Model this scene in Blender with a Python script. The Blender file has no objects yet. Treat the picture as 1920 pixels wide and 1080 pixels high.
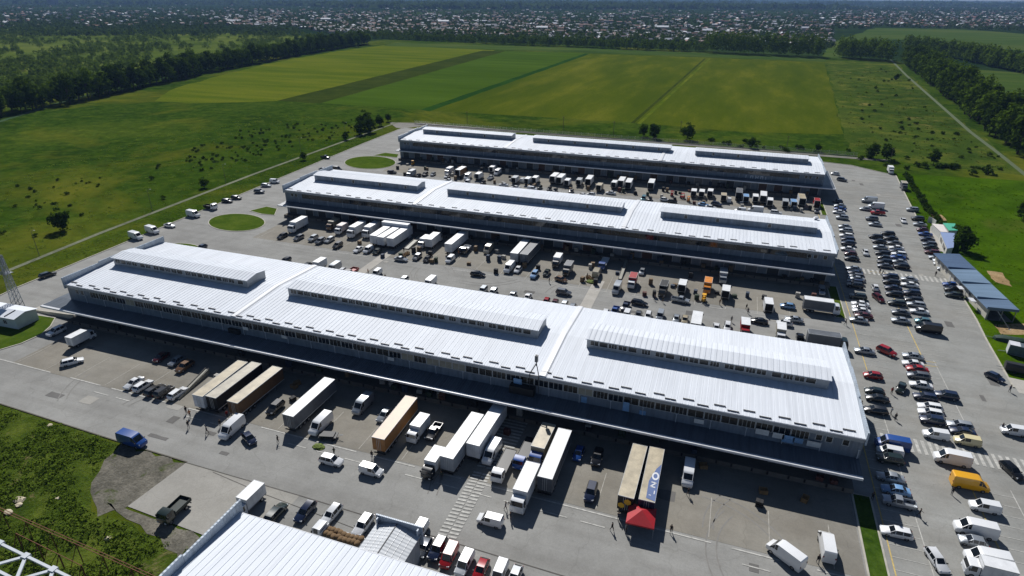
import bpy, bmesh, math, random
from mathutils import Vector, Matrix
from mathutils.geometry import tessellate_polygon
R = math.radians
rnd = random.Random(7)
SC = bpy.context.scene
COL = SC.collection
# ------------------------------------------------------------------ camera
FPX, PITCH, ROLL, YAW, CH = 1167.0, .4401, .005, .3316, 77.0
def _axes():
    cp, sp = math.cos(PITCH), math.sin(PITCH)
    f = Vector((0, cp, -sp)); r = Vector((1, 0, 0)); u = Vector((0, sp, cp))
    r2 = r*math.cos(ROLL) + u*math.sin(ROLL); u2 = u*math.cos(ROLL) - r*math.sin(ROLL)
    m = Matrix.Rotation(YAW, 3, 'Z')
    return m @ r2, m @ u2, m @ f
AR, AU, AF = _axes()
cam = bpy.data.cameras.new('camera'); co = bpy.data.objects.new('camera', cam); COL.objects.link(co)
cam.sensor_width = 36; cam.lens = FPX/1920*36; cam.clip_start = 1; cam.clip_end = 60000
mm = Matrix((AR, AU, -AF)).transposed().to_4x4(); mm.translation = (0, 0, CH); co.matrix_world = mm
SC.camera = co
SC.view_settings.view_transform = 'Standard'; SC.view_settings.look = 'None'
SC.view_settings.exposure = 0.02; SC.view_settings.gamma = 1
# ------------------------------------------------------------------ light
TOSUN = Vector((-.55, .94, 1.0)).normalized()
w = bpy.data.worlds.new('World'); SC.world = w; w.use_nodes = True
nt = w.node_tree; bg = nt.nodes['Background']
sky = nt.nodes.new('ShaderNodeTexSky'); sky.sky_type = 'NISHITA'; sky.sun_disc = False
sky.sun_elevation = math.asin(TOSUN.z); sky.sun_rotation = math.atan2(TOSUN.x, TOSUN.y)
sky.air_density = .8; sky.dust_density = 0.2; sky.ozone_density = 2.0
nt.links.new(sky.outputs[0], bg.inputs[0]); bg.inputs[1].default_value = 0.05
sl = bpy.data.lights.new('sun', 'SUN'); sl.energy = 5.0; sl.angle = R(.53); sl.color = (1, .975, .94)
so = bpy.data.objects.new('sun', sl); COL.objects.link(so)
so.rotation_euler = (-TOSUN).to_track_quat('-Z', 'Y').to_euler(); so.location = (0, 0, 200)
SC.cycles.max_bounces = 5; SC.cycles.diffuse_bounces = 1; SC.cycles.glossy_bounces = 2
SC.cycles.transparent_max_bounces = 4; SC.cycles.volume_bounces = 0
# ------------------------------------------------------------------ helpers
def at(px, py, z=0.0):
    """surveyed picture point (1920x1080) -> place on the level z"""
    d = AF + AR*((px-960)/FPX) - AU*((py-540)/FPX)
    t = (z-CH)/d.z
    return Vector((d.x*t, d.y*t, z))
def A2(*pts): return [tuple(at(x, y)[:2]) for x, y in pts]
def lin(c): return tuple(((v/255)/12.92 if v <= 10 else ((v/255+.055)/1.055)**2.4) for v in c)
class MB:
    def __init__(s): s.v = []; s.f = []; s.m = []
    def quad(s, a, b, c, d, m=0):
        n = len(s.v); s.v += [tuple(a), tuple(b), tuple(c), tuple(d)]; s.f.append((n, n+1, n+2, n+3)); s.m.append(m)
    def poly(s, pts, m=0):
        n = len(s.v); s.v += [tuple(p) for p in pts]; s.f.append(tuple(range(n, n+len(pts)))); s.m.append(m)
    def hexa(s, p, m=0):     # 8 points: bottom 4 ccw, top 4 ccw
        n = len(s.v); s.v += [tuple(q) for q in p]
        for f in ((3, 2, 1, 0), (4, 5, 6, 7), (0, 1, 5, 4), (1, 2, 6, 5), (2, 3, 7, 6), (3, 0, 4, 7)):
            s.f.append(tuple(n+i for i in f)); s.m.append(m)
    def box(s, x0, x1, y0, y1, z0, z1, m=0):
        s.hexa([(x0, y0, z0), (x1, y0, z0), (x1, y1, z0), (x0, y1, z0), (x0, y0, z1), (x1, y0, z1), (x1, y1, z1), (x0, y1, z1)], m)
    def bar(s, a, b, wd, m=0, h=None):
        a = Vector(a); b = Vector(b); d = (b-a).normalized(); h = h or wd
        x = d.cross(Vector((0, 0, 1)))
        x = Vector((1, 0, 0)) if x.length < 1e-4 else x.normalized()
        y = x.cross(d).normalized(); x = x*wd/2; y = y*h/2
        s.hexa([a-x-y, a+x-y, a+x+y, a-x+y, b-x-y, b+x-y, b+x+y, b-x+y], m)
    def tube(s, a, b, r0, r1=None, n=8, m=0, caps=True):
        a = Vector(a); b = Vector(b); r1 = r0 if r1 is None else r1; d = (b-a).normalized()
        x = d.orthogonal().normalized(); y = d.cross(x); k = len(s.v)
        for c, r in ((a, r0), (b, r1)):
            for i in range(n):
                t = 2*math.pi*i/n; s.v.append(tuple(c+x*math.cos(t)*r+y*math.sin(t)*r))
        for i in range(n):
            j = (i+1) % n; s.f.append((k+i, k+j, k+n+j, k+n+i)); s.m.append(m)
        if caps:
            s.f.append(tuple(k+n-1-i for i in range(n))); s.m.append(m)
            s.f.append(tuple(k+n+i for i in range(n))); s.m.append(m)
    def loft(s, rings, m=0, caps=True):
        k = len(s.v); n = len(rings[0])
        for r in rings: s.v += [tuple(p) for p in r]
        for i in range(len(rings)-1):
            for j in range(n):
                q = (j+1) % n; a = k+i*n
                s.f.append((a+j, a+q, a+n+q, a+n+j)); s.m.append(m)
        if caps:
            s.f.append(tuple(k+n-1-j for j in range(n))); s.m.append(m)
            a = k+(len(rings)-1)*n; s.f.append(tuple(a+j for j in range(n))); s.m.append(m)
    def mesh(s, name, mats, smooth=None, fix=True):
        me = bpy.data.meshes.new(name); me.from_pydata(s.v, [], s.f)
        for m in mats: me.materials.append(m)
        if len(mats) > 1: me.polygons.foreach_set('material_index', s.m)
        if fix:
            bm = bmesh.new(); bm.from_mesh(me); bmesh.ops.recalc_face_normals(bm, faces=bm.faces); bm.to_mesh(me); bm.free()
        if smooth:
            me.polygons.foreach_set('use_smooth', [True]*len(me.polygons)); me.set_sharp_from_angle(angle=R(smooth))
        me.update(); return me
    def build(s, name, mats, parent=None, smooth=None, loc=None, fix=True):
        return link(name, s.mesh(name, mats if isinstance(mats, (list, tuple)) else [mats], smooth, fix), parent, loc)
def link(name, me, parent=None, loc=None, rz=0.0):
    o = bpy.data.objects.new(name, me); COL.objects.link(o)
    if parent: o.parent = parent
    if loc is not None: o.location = loc
    if rz: o.rotation_euler = (0, 0, rz)
    return o
def tag(o, label, cat, group=None):
    o['label'] = label; o['category'] = cat
    if group: o['group'] = group
    n = len(label.split())
    if not 4 <= n <= 16: print('LABEL LENGTH', n, label)
    return o
def empty(name, label, cat, loc=(0, 0, 0), rz=0.0, group=None):
    o = link(name, None, None, loc, rz); o.empty_display_size = .5
    return tag(o, label, cat, group)
def struct(o, kind='structure'): o['kind'] = kind; return o
# ------------------------------------------------------------------ materials
_M = {}
def nodes(name):
    m = bpy.data.materials.new(name); m.use_nodes = True
    return m, m.node_tree, m.node_tree.nodes['Principled BSDF']
def N(nt, t, **k):
    n = nt.nodes.new('ShaderNode'+t)
    for a, b in k.items(): setattr(n, a, b)
    return n
def noise(nt, vec, scale, detail=3, rough=.6, dist=0):
    n = N(nt, 'TexNoise'); n.inputs['Scale'].default_value = scale; n.inputs['Detail'].default_value = detail
    n.inputs['Roughness'].default_value = rough; n.inputs['Distortion'].default_value = dist
    if vec: nt.links.new(vec, n.inputs['Vector'])
    return n.outputs[0]
def ramp(nt, fac, stops):
    r = N(nt, 'ValToRGB'); e = r.color_ramp.elements
    while len(e) < len(stops): e.new(.5)
    for q, (p, c) in zip(e, stops): q.position = p; q.color = (*c, 1) if len(c) == 3 else c
    nt.links.new(fac, r.inputs[0]); return r.outputs[0]
def mix(nt, fac, a, b, mode='MIX'):
    n = N(nt, 'Mix', data_type='RGBA', blend_type=mode)
    for s, v in ((0, fac), (6, a), (7, b)):
        if isinstance(v, (int, float)): n.inputs[s].default_value = v
        elif isinstance(v, tuple): n.inputs[s].default_value = (*v, 1)
        else: nt.links.new(v, n.inputs[s])
    return n.outputs[2]
def coords(nt, scale=(1, 1, 1), which='Object', rot=0):
    t = N(nt, 'TexCoord'); mp = N(nt, 'Mapping'); mp.inputs['Scale'].default_value = scale; mp.inputs['Rotation'].default_value = (0, 0, rot)
    nt.links.new(t.outputs[which], mp.inputs[0]); return mp.outputs[0]
def bump(nt, bs, h, dist=.1, st=.5):
    b = N(nt, 'Bump'); b.inputs['Distance'].default_value = dist; b.inputs['Strength'].default_value = st
    nt.links.new(h, b.inputs['Height']); nt.links.new(b.outputs[0], bs.inputs['Normal'])
def pm(name, rgb, rough=.6, var=.12, scale=1.5, metal=0.0, coat=0.0, spec=.5):
    """plain surface with mottled procedural tint; rgb in sRGB 0-255"""
    if name in _M: return _M[name]
    m, nt, bs = nodes(name); c = lin(rgb)
    n = noise(nt, coords(nt), scale, 4)
    out = ramp(nt, n, [(.3, tuple(v*(1-var) for v in c)), (.7, tuple(min(1, v*(1+var*.6)) for v in c))])
    nt.links.new(out, bs.inputs['Base Color'])
    bs.inputs['Roughness'].default_value = rough; bs.inputs['Metallic'].default_value = metal
    bs.inputs['Coat Weight'].default_value = coat; bs.inputs['Coat Roughness'].default_value = .06
    bs.inputs['Specular IOR Level'].default_value = spec
    _M[name] = m; return m
def ground(name, cols, s1=.01, s2=.15, s3=2.0, stretch=(1, 1, 1), rot=0, bmp=.25, rough=.95, fine=.35, patches=None):
    """cols: dark, mid, light (sRGB) blended by coarse, middle and fine noise"""
    m, nt, bs = nodes(name); v = coords(nt, stretch, rot=rot); v0 = coords(nt)
    a = noise(nt, v, s1, 4, .6, .4); b = noise(nt, v, s2, 4, .65); c = noise(nt, v0, s3, 3, .7)
    d, md, l = [lin(q) for q in cols]
    ca = ramp(nt, a, [(.36, d), (.5, md), (.66, l)])
    cb = ramp(nt, b, [(.34, d), (.5, md), (.68, l)])
    col = mix(nt, .55, ca, cb)
    fr = ramp(nt, c, [(.3, (.45, .45, .45)), (.7, (1.35, 1.35, 1.35))])
    col = mix(nt, fine, col, fr, 'MULTIPLY')
    if patches:
        pc, sc_, lo, hi = patches
        pf = ramp(nt, noise(nt, v0, sc_, 5, .7, .6), [(lo, (0, 0, 0)), (hi, (1, 1, 1))])
        col = mix(nt, pf, col, lin(pc))
    nt.links.new(col, bs.inputs['Base Color']); bs.inputs['Roughness'].default_value = rough
    bs.inputs['Specular IOR Level'].default_value = 0
    if bmp: bump(nt, bs, c, bmp, .6)
    _M[name] = m; return m
def asphalt(name, base, lo=.82, hi=1.12, warm=0.0, streak=.5, cracks=True):
    m, nt, bs = nodes(name); v0 = coords(nt); c = lin(base)
    big = noise(nt, v0, .035, 5, .62, .5); mid = noise(nt, v0, .22, 5, .65); fin = noise(nt, v0, 3.2, 3, .7)
    col = ramp(nt, big, [(.33, tuple(q*lo for q in c)), (.52, c), (.7, tuple(min(1, q*hi) for q in c))])
    cm = ramp(nt, mid, [(.32, (.8, .79, .77)), (.6, (1.04, 1.03, 1.02))]); col = mix(nt, .6, col, cm, 'MULTIPLY')
    st = noise(nt, coords(nt, (.012, .3, 1)), 1.0, 4, .6)       # wheel wear along the lanes
    cs = ramp(nt, st, [(.36, (.76, .75, .74)), (.56, (1.02, 1.02, 1.02))]); col = mix(nt, streak, col, cs, 'MULTIPLY')
    oil = ramp(nt, noise(nt, v0, .55, 4, .7), [(.66, (1, 1, 1)), (.78, (.5, .49, .47))]); col = mix(nt, .7, col, oil, 'MULTIPLY')
    if warm:
        wf = ramp(nt, noise(nt, v0, .06, 4, .6), [(.45, (0, 0, 0)), (.7, (warm, warm, warm))])
        col = mix(nt, wf, col, lin((150, 135, 112)))
    ff = ramp(nt, fin, [(.3, (.86, .86, .86)), (.7, (1.1, 1.1, 1.1))]); col = mix(nt, .6, col, ff, 'MULTIPLY')
    if cracks:
        vo = N(nt, 'TexVoronoi', feature='DISTANCE_TO_EDGE'); vo.inputs['Scale'].default_value = .09
        nz = N(nt, 'VectorMath', operation='ADD'); nt.links.new(v0, nz.inputs[0])
        nn = N(nt, 'TexNoise'); nn.inputs['Scale'].default_value = .3; nt.links.new(v0, nn.inputs['Vector'])
        sc2 = N(nt, 'VectorMath', operation='SCALE'); sc2.inputs['Scale'].default_value = 3; nt.links.new(nn.outputs['Color'], sc2.inputs[0])
        nt.links.new(sc2.outputs[0], nz.inputs[1]); nt.links.new(nz.outputs[0], vo.inputs['Vector'])
        cf = ramp(nt, vo.outputs['Distance'], [(0, (.7, .69, .68)), (.008, (1, 1, 1))]); col = mix(nt, .4, col, cf, 'MULTIPLY')
    nt.links.new(col, bs.inputs['Base Color']); bs.inputs['Roughness'].default_value = .95; bs.inputs['Specular IOR Level'].default_value = .08
    bump(nt, bs, fin, .02, .5); _M[name] = m; return m
def metalsheet(name, rgb, pitch=.5, axis='X', rough=.35, metal=.0, dirt=.25, depth=.03, spec=.35):
    """ribbed sheet metal, ribs one pitch apart along the axis, dirt running with the ribs"""
    m, nt, bs = nodes(name); c = lin(rgb)
    sep = N(nt, 'SeparateXYZ'); tc = N(nt, 'TexCoord'); nt.links.new(tc.outputs['Object'], sep.inputs[0])
    ma = N(nt, 'Math', operation='MULTIPLY'); ma.inputs[1].default_value = 2*math.pi/pitch; nt.links.new(sep.outputs[axis], ma.inputs[0])
    si = N(nt, 'Math', operation='SINE'); nt.links.new(ma.outputs[0], si.inputs[0])
    st = (1.2, .06, .3) if axis == 'X' else (.06, 1.2, .3)
    d = noise(nt, coords(nt, st), 1.0, 4, .65); d2 = noise(nt, coords(nt), .12, 4, .6)
    col = ramp(nt, d, [(.32, tuple(q*(1-dirt) for q in c)), (.6, c)])
    col2 = ramp(nt, d2, [(.3, (1-dirt*.5,)*3), (.65, (1, 1, 1))]); col = mix(nt, .8, col, col2, 'MULTIPLY')
    dv = N(nt, 'Math', operation='DIVIDE'); dv.inputs[1].default_value = pitch*2; nt.links.new(sep.outputs[axis], dv.inputs[0])
    fl = N(nt, 'Math', operation='FLOOR'); nt.links.new(dv.outputs[0], fl.inputs[0]); wn = N(nt, 'TexWhiteNoise', noise_dimensions='1D'); nt.links.new(fl.outputs[0], wn.inputs['W'])
    col = mix(nt, .7, col, ramp(nt, wn.outputs['Value'], [(0, (1-dirt*.6,)*3), (1, (1, 1, 1))]), 'MULTIPLY')     # each sheet weathers a little differently
    nt.links.new(col, bs.inputs['Base Color']); bs.inputs['Roughness'].default_value = rough; bs.inputs['Metallic'].default_value = metal
    bs.inputs['Specular IOR Level'].default_value = spec
    bump(nt, bs, si.outputs[0], depth, .8); _M[name] = m; return m
def foliage(name, dark, light, trans=.25):
    m, nt, bs = nodes(name)
    oi = N(nt, 'ObjectInfo'); n = noise(nt, coords(nt), .35, 3)
    a = N(nt, 'Math', operation='MULTIPLY_ADD'); a.inputs[1].default_value = .55; nt.links.new(oi.outputs['Random'], a.inputs[0])
    b = N(nt, 'Math', operation='MULTIPLY'); b.inputs[1].default_value = .6; nt.links.new(n, b.inputs[0]); nt.links.new(b.outputs[0], a.inputs[2])
    col = ramp(nt, a.outputs[0], [(.15, lin(dark)), (.85, lin(light))])
    nt.links.new(col, bs.inputs['Base Color']); bs.inputs['Roughness'].default_value = .9; bs.inputs['Specular IOR Level'].default_value = .0
    tr = N(nt, 'BsdfTranslucent'); nt.links.new(col, tr.inputs[0]); mx = N(nt, 'MixShader'); mx.inputs[0].default_value = trans
    nt.links.new(bs.outputs[0], mx.inputs[1]); nt.links.new(tr.outputs[0], mx.inputs[2])
    nt.links.new(mx.outputs[0], nt.nodes['Material Output'].inputs[0]); _M[name] = m; return m
GLASS = pm('dark glass', (22, 28, 34), .08, .2, .3, spec=.7)
TYRE = pm('tyre rubber', (22, 22, 23), .85); RIM = pm('wheel rim', (150, 152, 155), .35, metal=.7)
BLACKP = pm('black plastic', (24, 24, 26), .6); STEEL = pm('galvanised steel', (150, 155, 160), .45, metal=.5)
LAMPG = pm('headlamp glass', (215, 220, 225), .12); TAILR = pm('tail lamp red', (130, 12, 10), .2)
CONC = asphalt('light concrete', (178, 175, 168), .92, 1.06, 0, .3, False)
KERB = pm('kerb concrete', (178, 174, 162), .9, .2, .8)
WHITEP = pm('white road paint', (182, 181, 175), .8, .35, 1.4); YELP = pm('yellow road paint', (196, 172, 104), .85, .3, 1.2)
# ------------------------------------------------------------------ ground sheets
def sheet(name, pts, z, mat, kind='structure'):
    mb = MB(); v3 = [Vector((x, y, 0)) for x, y in pts]
    n = 0; mb.v = [(x, y, z) for x, y in pts]
    for t in tessellate_polygon([v3]): mb.f.append(tuple(t)); mb.m.append(0)
    me = mb.mesh(name, [mat])
    for p in me.polygons:
        if p.normal.z < 0: p.flip()
    me.update(); return struct(link(name, me), kind)
def wob(pts, step=6, amp=.8, seed=1, closed=True):
    r = random.Random(seed); out = []
    k = len(pts) if closed else len(pts)-1
    for i in range(k):
        a = Vector(pts[i]); b = Vector(pts[(i+1) % len(pts)]); n = max(1, int((b-a).length/step)); d = (b-a)
        if d.length == 0: continue
        q = Vector((-d.y, d.x)).normalized()
        for j in range(n):
            p = a+d*(j/n)+(q*r.uniform(-amp, amp) if j else q*0); out.append((p.x, p.y))
    if not closed: out.append(pts[-1])
    return out
def ribbon(name, pts, wd, z, mat, kind='structure', h=0.0):
    mb = MB(); P = [Vector((x, y)) for x, y in pts]; L = []
    for i, p in enumerate(P):
        d = (P[min(i+1, len(P)-1)]-P[max(i-1, 0)]).normalized(); q = Vector((-d.y, d.x))*wd/2
        L.append((p+q, p-q))
    for (a, b), (c, d) in zip(L, L[1:]):
        if h: mb.hexa([(b.x, b.y, z), (d.x, d.y, z), (c.x, c.y, z), (a.x, a.y, z), (b.x, b.y, z+h), (d.x, d.y, z+h), (c.x, c.y, z+h), (a.x, a.y, z+h)])
        else: mb.quad((b.x, b.y, z), (d.x, d.y, z), (c.x, c.y, z), (a.x, a.y, z))
    return struct(mb.build(name, mat), kind)
MEADOW = ground('meadow grass', ((32, 52, 9), (50, 72, 15), (80, 94, 28)), .012, .13, .4, bmp=.5, fine=.6, patches=((96, 98, 30), .009, .5, .72))
PLAIN = ground('distant plain', ((22, 38, 20), (34, 52, 24), (58, 74, 36)), .0012, .006, .05, bmp=0, fine=.4)
LAWN = ground('lush grass', ((40, 64, 4), (58, 86, 6), (78, 104, 14)), .02, .09, 1.1, bmp=.4, fine=.45, patches=((88, 92, 36), .03, .58, .76))
ROUGH = ground('rough pasture', ((42, 62, 20), (64, 82, 26), (104, 106, 44)), .012, .07, .8, bmp=.6, fine=.6, patches=((136, 122, 74), .025, .6, .75))
SCRUB = ground('weedy ground', ((44, 60, 18), (68, 84, 28), (100, 110, 44)), .05, .25, 1.5, bmp=.6, fine=.6, patches=((120, 108, 78), .12, .6, .72))
CROPY = ground('ripening crop', ((68, 86, 16), (84, 97, 22), (110, 112, 34)), .008, .03, .6, (.25, 1.6, 1), R(-14), bmp=.2, fine=.3)
CROPO = ground('olive crop', ((58, 74, 12), (72, 84, 16), (98, 101, 28)), .009, .03, .6, (1.4, .3, 1), R(8), bmp=.2, fine=.3)
CROPG = ground('green crop', ((54, 76, 15), (62, 85, 19), (72, 94, 25)), .008, .04, .7, (.25, 1.5, 1), R(-14), bmp=.2, fine=.25)
CROPD = ground('dark tilled strip', ((44, 58, 17), (52, 64, 19), (62, 72, 26)), .02, .08, .6, bmp=.2, fine=.3)
PASTP = ground('pale pasture', ((52, 72, 28), (64, 84, 34), (86, 94, 46)), .004, .02, .4, (.4, 1.5, 1), 0, bmp=.1, fine=.25)
SOIL = ground('rubble soil', ((84, 82, 74), (110, 107, 98), (134, 129, 118)), .08, .4, 2.2, bmp=.3, fine=.6, patches=((66, 78, 34), .22, .58, .68))
SAND = ground('sandy earth', ((128, 108, 78), (156, 132, 98), (176, 154, 120)), .1, .5, 2, bmp=.15, fine=.3)
PATHM = ground('gravel path', ((96, 100, 84), (116, 120, 102), (134, 136, 118)), .05, .5, 3, bmp=.05, fine=.3)
ASPH = asphalt('yard asphalt', (148, 148, 145), .86, 1.1)
BAYS = asphalt('loading bay concrete', (139, 136, 128), .78, 1.12, .15, .3)
LOT = asphalt('car park asphalt', (147, 148, 145), .88, 1.1, .12)
S = 18000
sheet('ground', [(-S, -S), (S, -S), (S, S), (-S, S)], 0, PLAIN)
sheet('meadow', wob([(-640, -150), (420, -150), (420, 380), (190, 1000), (-210, 1100), (-640, 1110)], 40, 4, 2), .02, MEADOW)
sheet('right_grass', wob([(66, 60), (420, 60), (420, 330), (140, 345), (79, 340), (70, 215), (66, 148)], 12, .6, 3), .05, LAWN)
sheet('rough_pasture', wob(A2((1548, 114), (1680, 118), (1760, 190), (1930, 330), (1700, 305), (1590, 280), (1582, 250), (1562, 170)), 14, 2, 4), .05, ROUGH)
sheet('crop_field', wob(A2((290, 190), (330, 165), (420, 140), (500, 120), (620, 98), (720, 85), (930, 94), (528, 189), (440, 192), (350, 193)), 14, 2.2, 5), .05, CROPY)
sheet('tilled_strip', wob(A2((520, 189), (905, 95), (948, 96), (600, 194)), 20, .7, 6), .07, CROPD)
sheet('green_field', wob(A2((598, 193), (946, 96), (1100, 100), (792, 206)), 20, .8, 7), .05, CROPG)
sheet('olive_field', wob(A2((806, 208), (1106, 101), (1330, 108), (1546, 119), (1582, 252), (1400, 248), (1190, 230), (960, 216)), 24, .8, 8), .05, CROPO)
for k, (a, b) in enumerate((((1322, 110), (1186, 231)), ((1331, 110), (1198, 232)))):
    ribbon('field_track', A2(a, b), 2.6, .08, CROPD if k == 0 else CROPY)
sheet('field_margin', wob(A2((788, 206), (1098, 100), (1106, 101), (806, 209)), 20, .6, 9), .06, ground('field margin grass', ((28, 56, 18), (36, 66, 20), (46, 76, 26)), .02, .1, 1, bmp=.2))
sheet('field_headland', wob(A2((740, 80), (1080, 90), (1550, 107), (1550, 116), (1106, 99), (930, 93), (720, 86)), 24, 2, 10), .055, PASTP)
sheet('distant_pasture', wob(A2((1560, 80), (1640, 52), (1800, 55), (1960, 66), (2100, 80), (2100, 118), (1920, 95), (1760, 82), (1680, 74)), 60, 8, 11), .05, PASTP)
sheet('right_pasture', wob(A2((1800, 128), (1960, 140), (2100, 160), (2100, 240), (1935, 200), (1870, 178)), 30, 3, 12), .05, PASTP)
sheet('clearing', wob(A2((1540, 108), (1560, 78), (1580, 80), (1576, 110)), 20, 2, 14), .06, PASTP)
ribbon('field_path', A2((1670, 112), (1700, 142), (1760, 195), (1820, 248), (1870, 286), (1930, 334)), 2.4, .09, pm('worn track', (76, 90, 60), .95, .2, .4))
ribbon('left_path', A2((100, 168), (250, 150), (430, 117), (560, 96)) , 3, .08, PATHM)
ribbon('fence_path', [(-198, 84), (-202, 111), (-205.5, 150), (-209, 234), (-209.6, 300), (-209.4, 372)], 1.9, .1, PATHM)
ribbon('left_field_path', A2((-60, 242), (0, 228), (100, 196), (205, 168), (330, 142), (440, 116)), 4, .09, ground('green track', ((42, 66, 40), (60, 82, 56), (92, 106, 80)), .05, .3, 2, bmp=.05))
sheet('approach_road', [(-215, 371), (-192, 377), (-120, 374), (80, 369), (80, 364.5), (-120, 369), (-188, 367), (-196, 356), (-201, 356)], .09, asphalt('side road', (128, 126, 120)))
YARD = [(-184, 84), (-184, 65.6), (-135, 65.8), (-100.6, 64.8), (-84.4, 64.5), (-70, 64.4), (-62, 52.2), (-62, -10), (125, -10), (125, 138), (66.4, 143), (66.6, 150), (67.5, 165), (68.5, 177),
        (69.8, 215.5), (73, 270), (77.6, 334), (60, 349), (40, 353), (-197, 358), (-196, 307), (-191.5, 200), (-187.5, 106.6)]
sheet('yard', YARD, .1, ASPH)
sheet('concrete_pad', [(-84.4, 64.3), (-85.3, 52.8), (-66, 52), (-60, 52.2), (-60, 64.2)], .11, asphalt('pad concrete', (158, 156, 150), .92, 1.06, 0, .2))
sheet('rubble_patch', wob([(-100, 64.4), (-84.4, 64.4), (-85.4, 52.6), (-88, 49.5), (-92, 52), (-96, 55), (-99, 60)], 2, .7, 15), .06, SOIL)
sheet('rubble_edge', wob([(-92, 52.6), (-66, 51.9), (-58, 44), (-62, 42), (-70, 48), (-80, 50.5)], 2.5, .6, 16), .07, SOIL)
sheet('weedy_ground', wob([(-200, 65.2), (-135, 65.4), (-100.6, 64.4), (-96, 55), (-90, 50), (-66, 49), (-58, 40), (-58, -20), (-200, -20)], 4, .8, 17), .04, SCRUB)
# car park and loading bays
sheet('car_park', [(31.8, 60), (125, 60), (125, 137.5), (66.3, 142.8), (68.3, 177), (69.6, 215.5), (77, 333), (60, 348), (44, 352), (40, 300), (36, 200), (33, 110)], .12, LOT)
for y1, y0, x0, x1 in ((99, 77.6, -148, 28.2), (189, 163, -152, 33), (285, 258, -155, 38)):
    sheet('loading_bays', wob([(x0, y0), (x1, y0), (x1, y1), (x0, y1)], 12, .15, int(y1)), .12, BAYS)
for y1, y0, x0, x1 in ((145, 129.6, -140, 28), (238, 219.5, -140, 33)):
    sheet('rear_parking', [(x0, y0), (x1, y0), (x1, y1), (x0, y1)], .115, BAYS)
for x0 in (-101.8, -31.9):
    sheet('footway', [(x0, 130), (x0+3.2, 130), (x0+3.2, 168), (x0, 168)], .14, CONC)
sheet('footway', [(30.4, 131), (34, 131), (33.5, 146), (30.2, 146)], .14, CONC)
PATCH = asphalt('repair asphalt', (112, 111, 109), .85, 1.1, 0, .3, False); PATCHL = asphalt('pale repair concrete', (164, 162, 156), .92, 1.05, 0, .2, False)
rp = random.Random(8)
for k in range(34):
    x, y = rp.uniform(-150, 26), rp.choice((rp.uniform(64, 76), rp.uniform(62, 90), rp.uniform(146, 160), rp.uniform(240, 256))); a, b_ = rp.uniform(1, 5), rp.uniform(.8, 2.4)
    if k % 3 == 0: x, y, a, b_ = rp.uniform(56, 64), rp.uniform(80, 330), rp.uniform(.8, 2), rp.uniform(1.5, 5)
    sheet('asphalt_patch', wob([(x, y), (x+a, y), (x+a, y+b_), (x, y+b_)], 1.2, .12, k), .128, PATCH if k % 4 else PATCHL)
for k in range(60):                                                     # curved tyre marks
    x, y = rp.uniform(-140, 30), rp.choice((rp.uniform(62, 90), rp.uniform(140, 175), rp.uniform(242, 270))); a0, rr, sp = rp.uniform(0, 6.28), rp.uniform(7, 16), rp.uniform(.5, 1.2)*rp.choice((-1, 1))
    for o_ in (0, 1.6):
        tp = [(x+math.cos(a0+sp*j/8)*(rr+o_), y+math.sin(a0+sp*j/8)*(rr+o_)) for j in range(9)]
        if all((66.5 < q < 92 or 132 < q < 180 or 224 < q < 274) and -130 < p < 27 for p, q in tp): ribbon('tyre_mark', tp, .22, .132, pm('tyre mark grey', (129, 127, 123), .9, .15, 1))
# road paint
def dashes(name, pts, on, off, wd, mat=WHITEP, z=.145, wear=.12, seed=1):
    mb = MB(); r = random.Random(seed)
    for a, b in zip(pts, pts[1:]):
        a = Vector(a); b = Vector(b); L = (b-a).length; d = (b-a)/L; q = Vector((-d.y, d.x))*wd/2; t = 0
        while t < L:
            e = min(L, t+on)
            if r.random() > wear:
                p0 = a+d*t; p1 = a+d*e
                mb.quad((*(p0-q), z), (*(p1-q), z), (*(p1+q), z), (*(p0+q), z))
            t = e+off
    return struct(mb.build(name, mat))
dashes('lane_marking', [(-160, 77.9), (-60, 77.2), (29, 76.9)], 3, .02, .28, wear=.2)
dashes('lane_marking', [(-120, 75.4), (-20, 74.6), (29, 74.2)], 4, 2.2, .22, wear=.35, seed=2)
dashes('lane_marking', [(-150, 161), (30, 161)], 5, .02, .22, wear=.35, seed=4)
dashes('lane_marking', [(-130, 147.5), (28, 147)], 5, .02, .22, wear=.35, seed=5)
dashes('lane_marking', [(-150, 256.5), (36, 256)], 5, .02, .2, wear=.4, seed=6)
mb = MB()
for k in range(20):
    x = -147+k*9
    for y0 in (78, ): mb.box(x-.07, x+.07, y0, y0+9, .146, .15)
struct(mb.build('bay_marking', pm('worn white paint', (168, 165, 156), .85, .3)))
mb = MB()
for k in range(22):
    mb.box(-150+k*8.2-.07, -150+k*8.2+.07, 161, 172, .146, .15); mb.box(-136+k*7.4-.07, -136+k*7.4+.07, 137, 147, .146, .15)
struct(mb.build('bay_marking', _M['worn white paint']))
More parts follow.
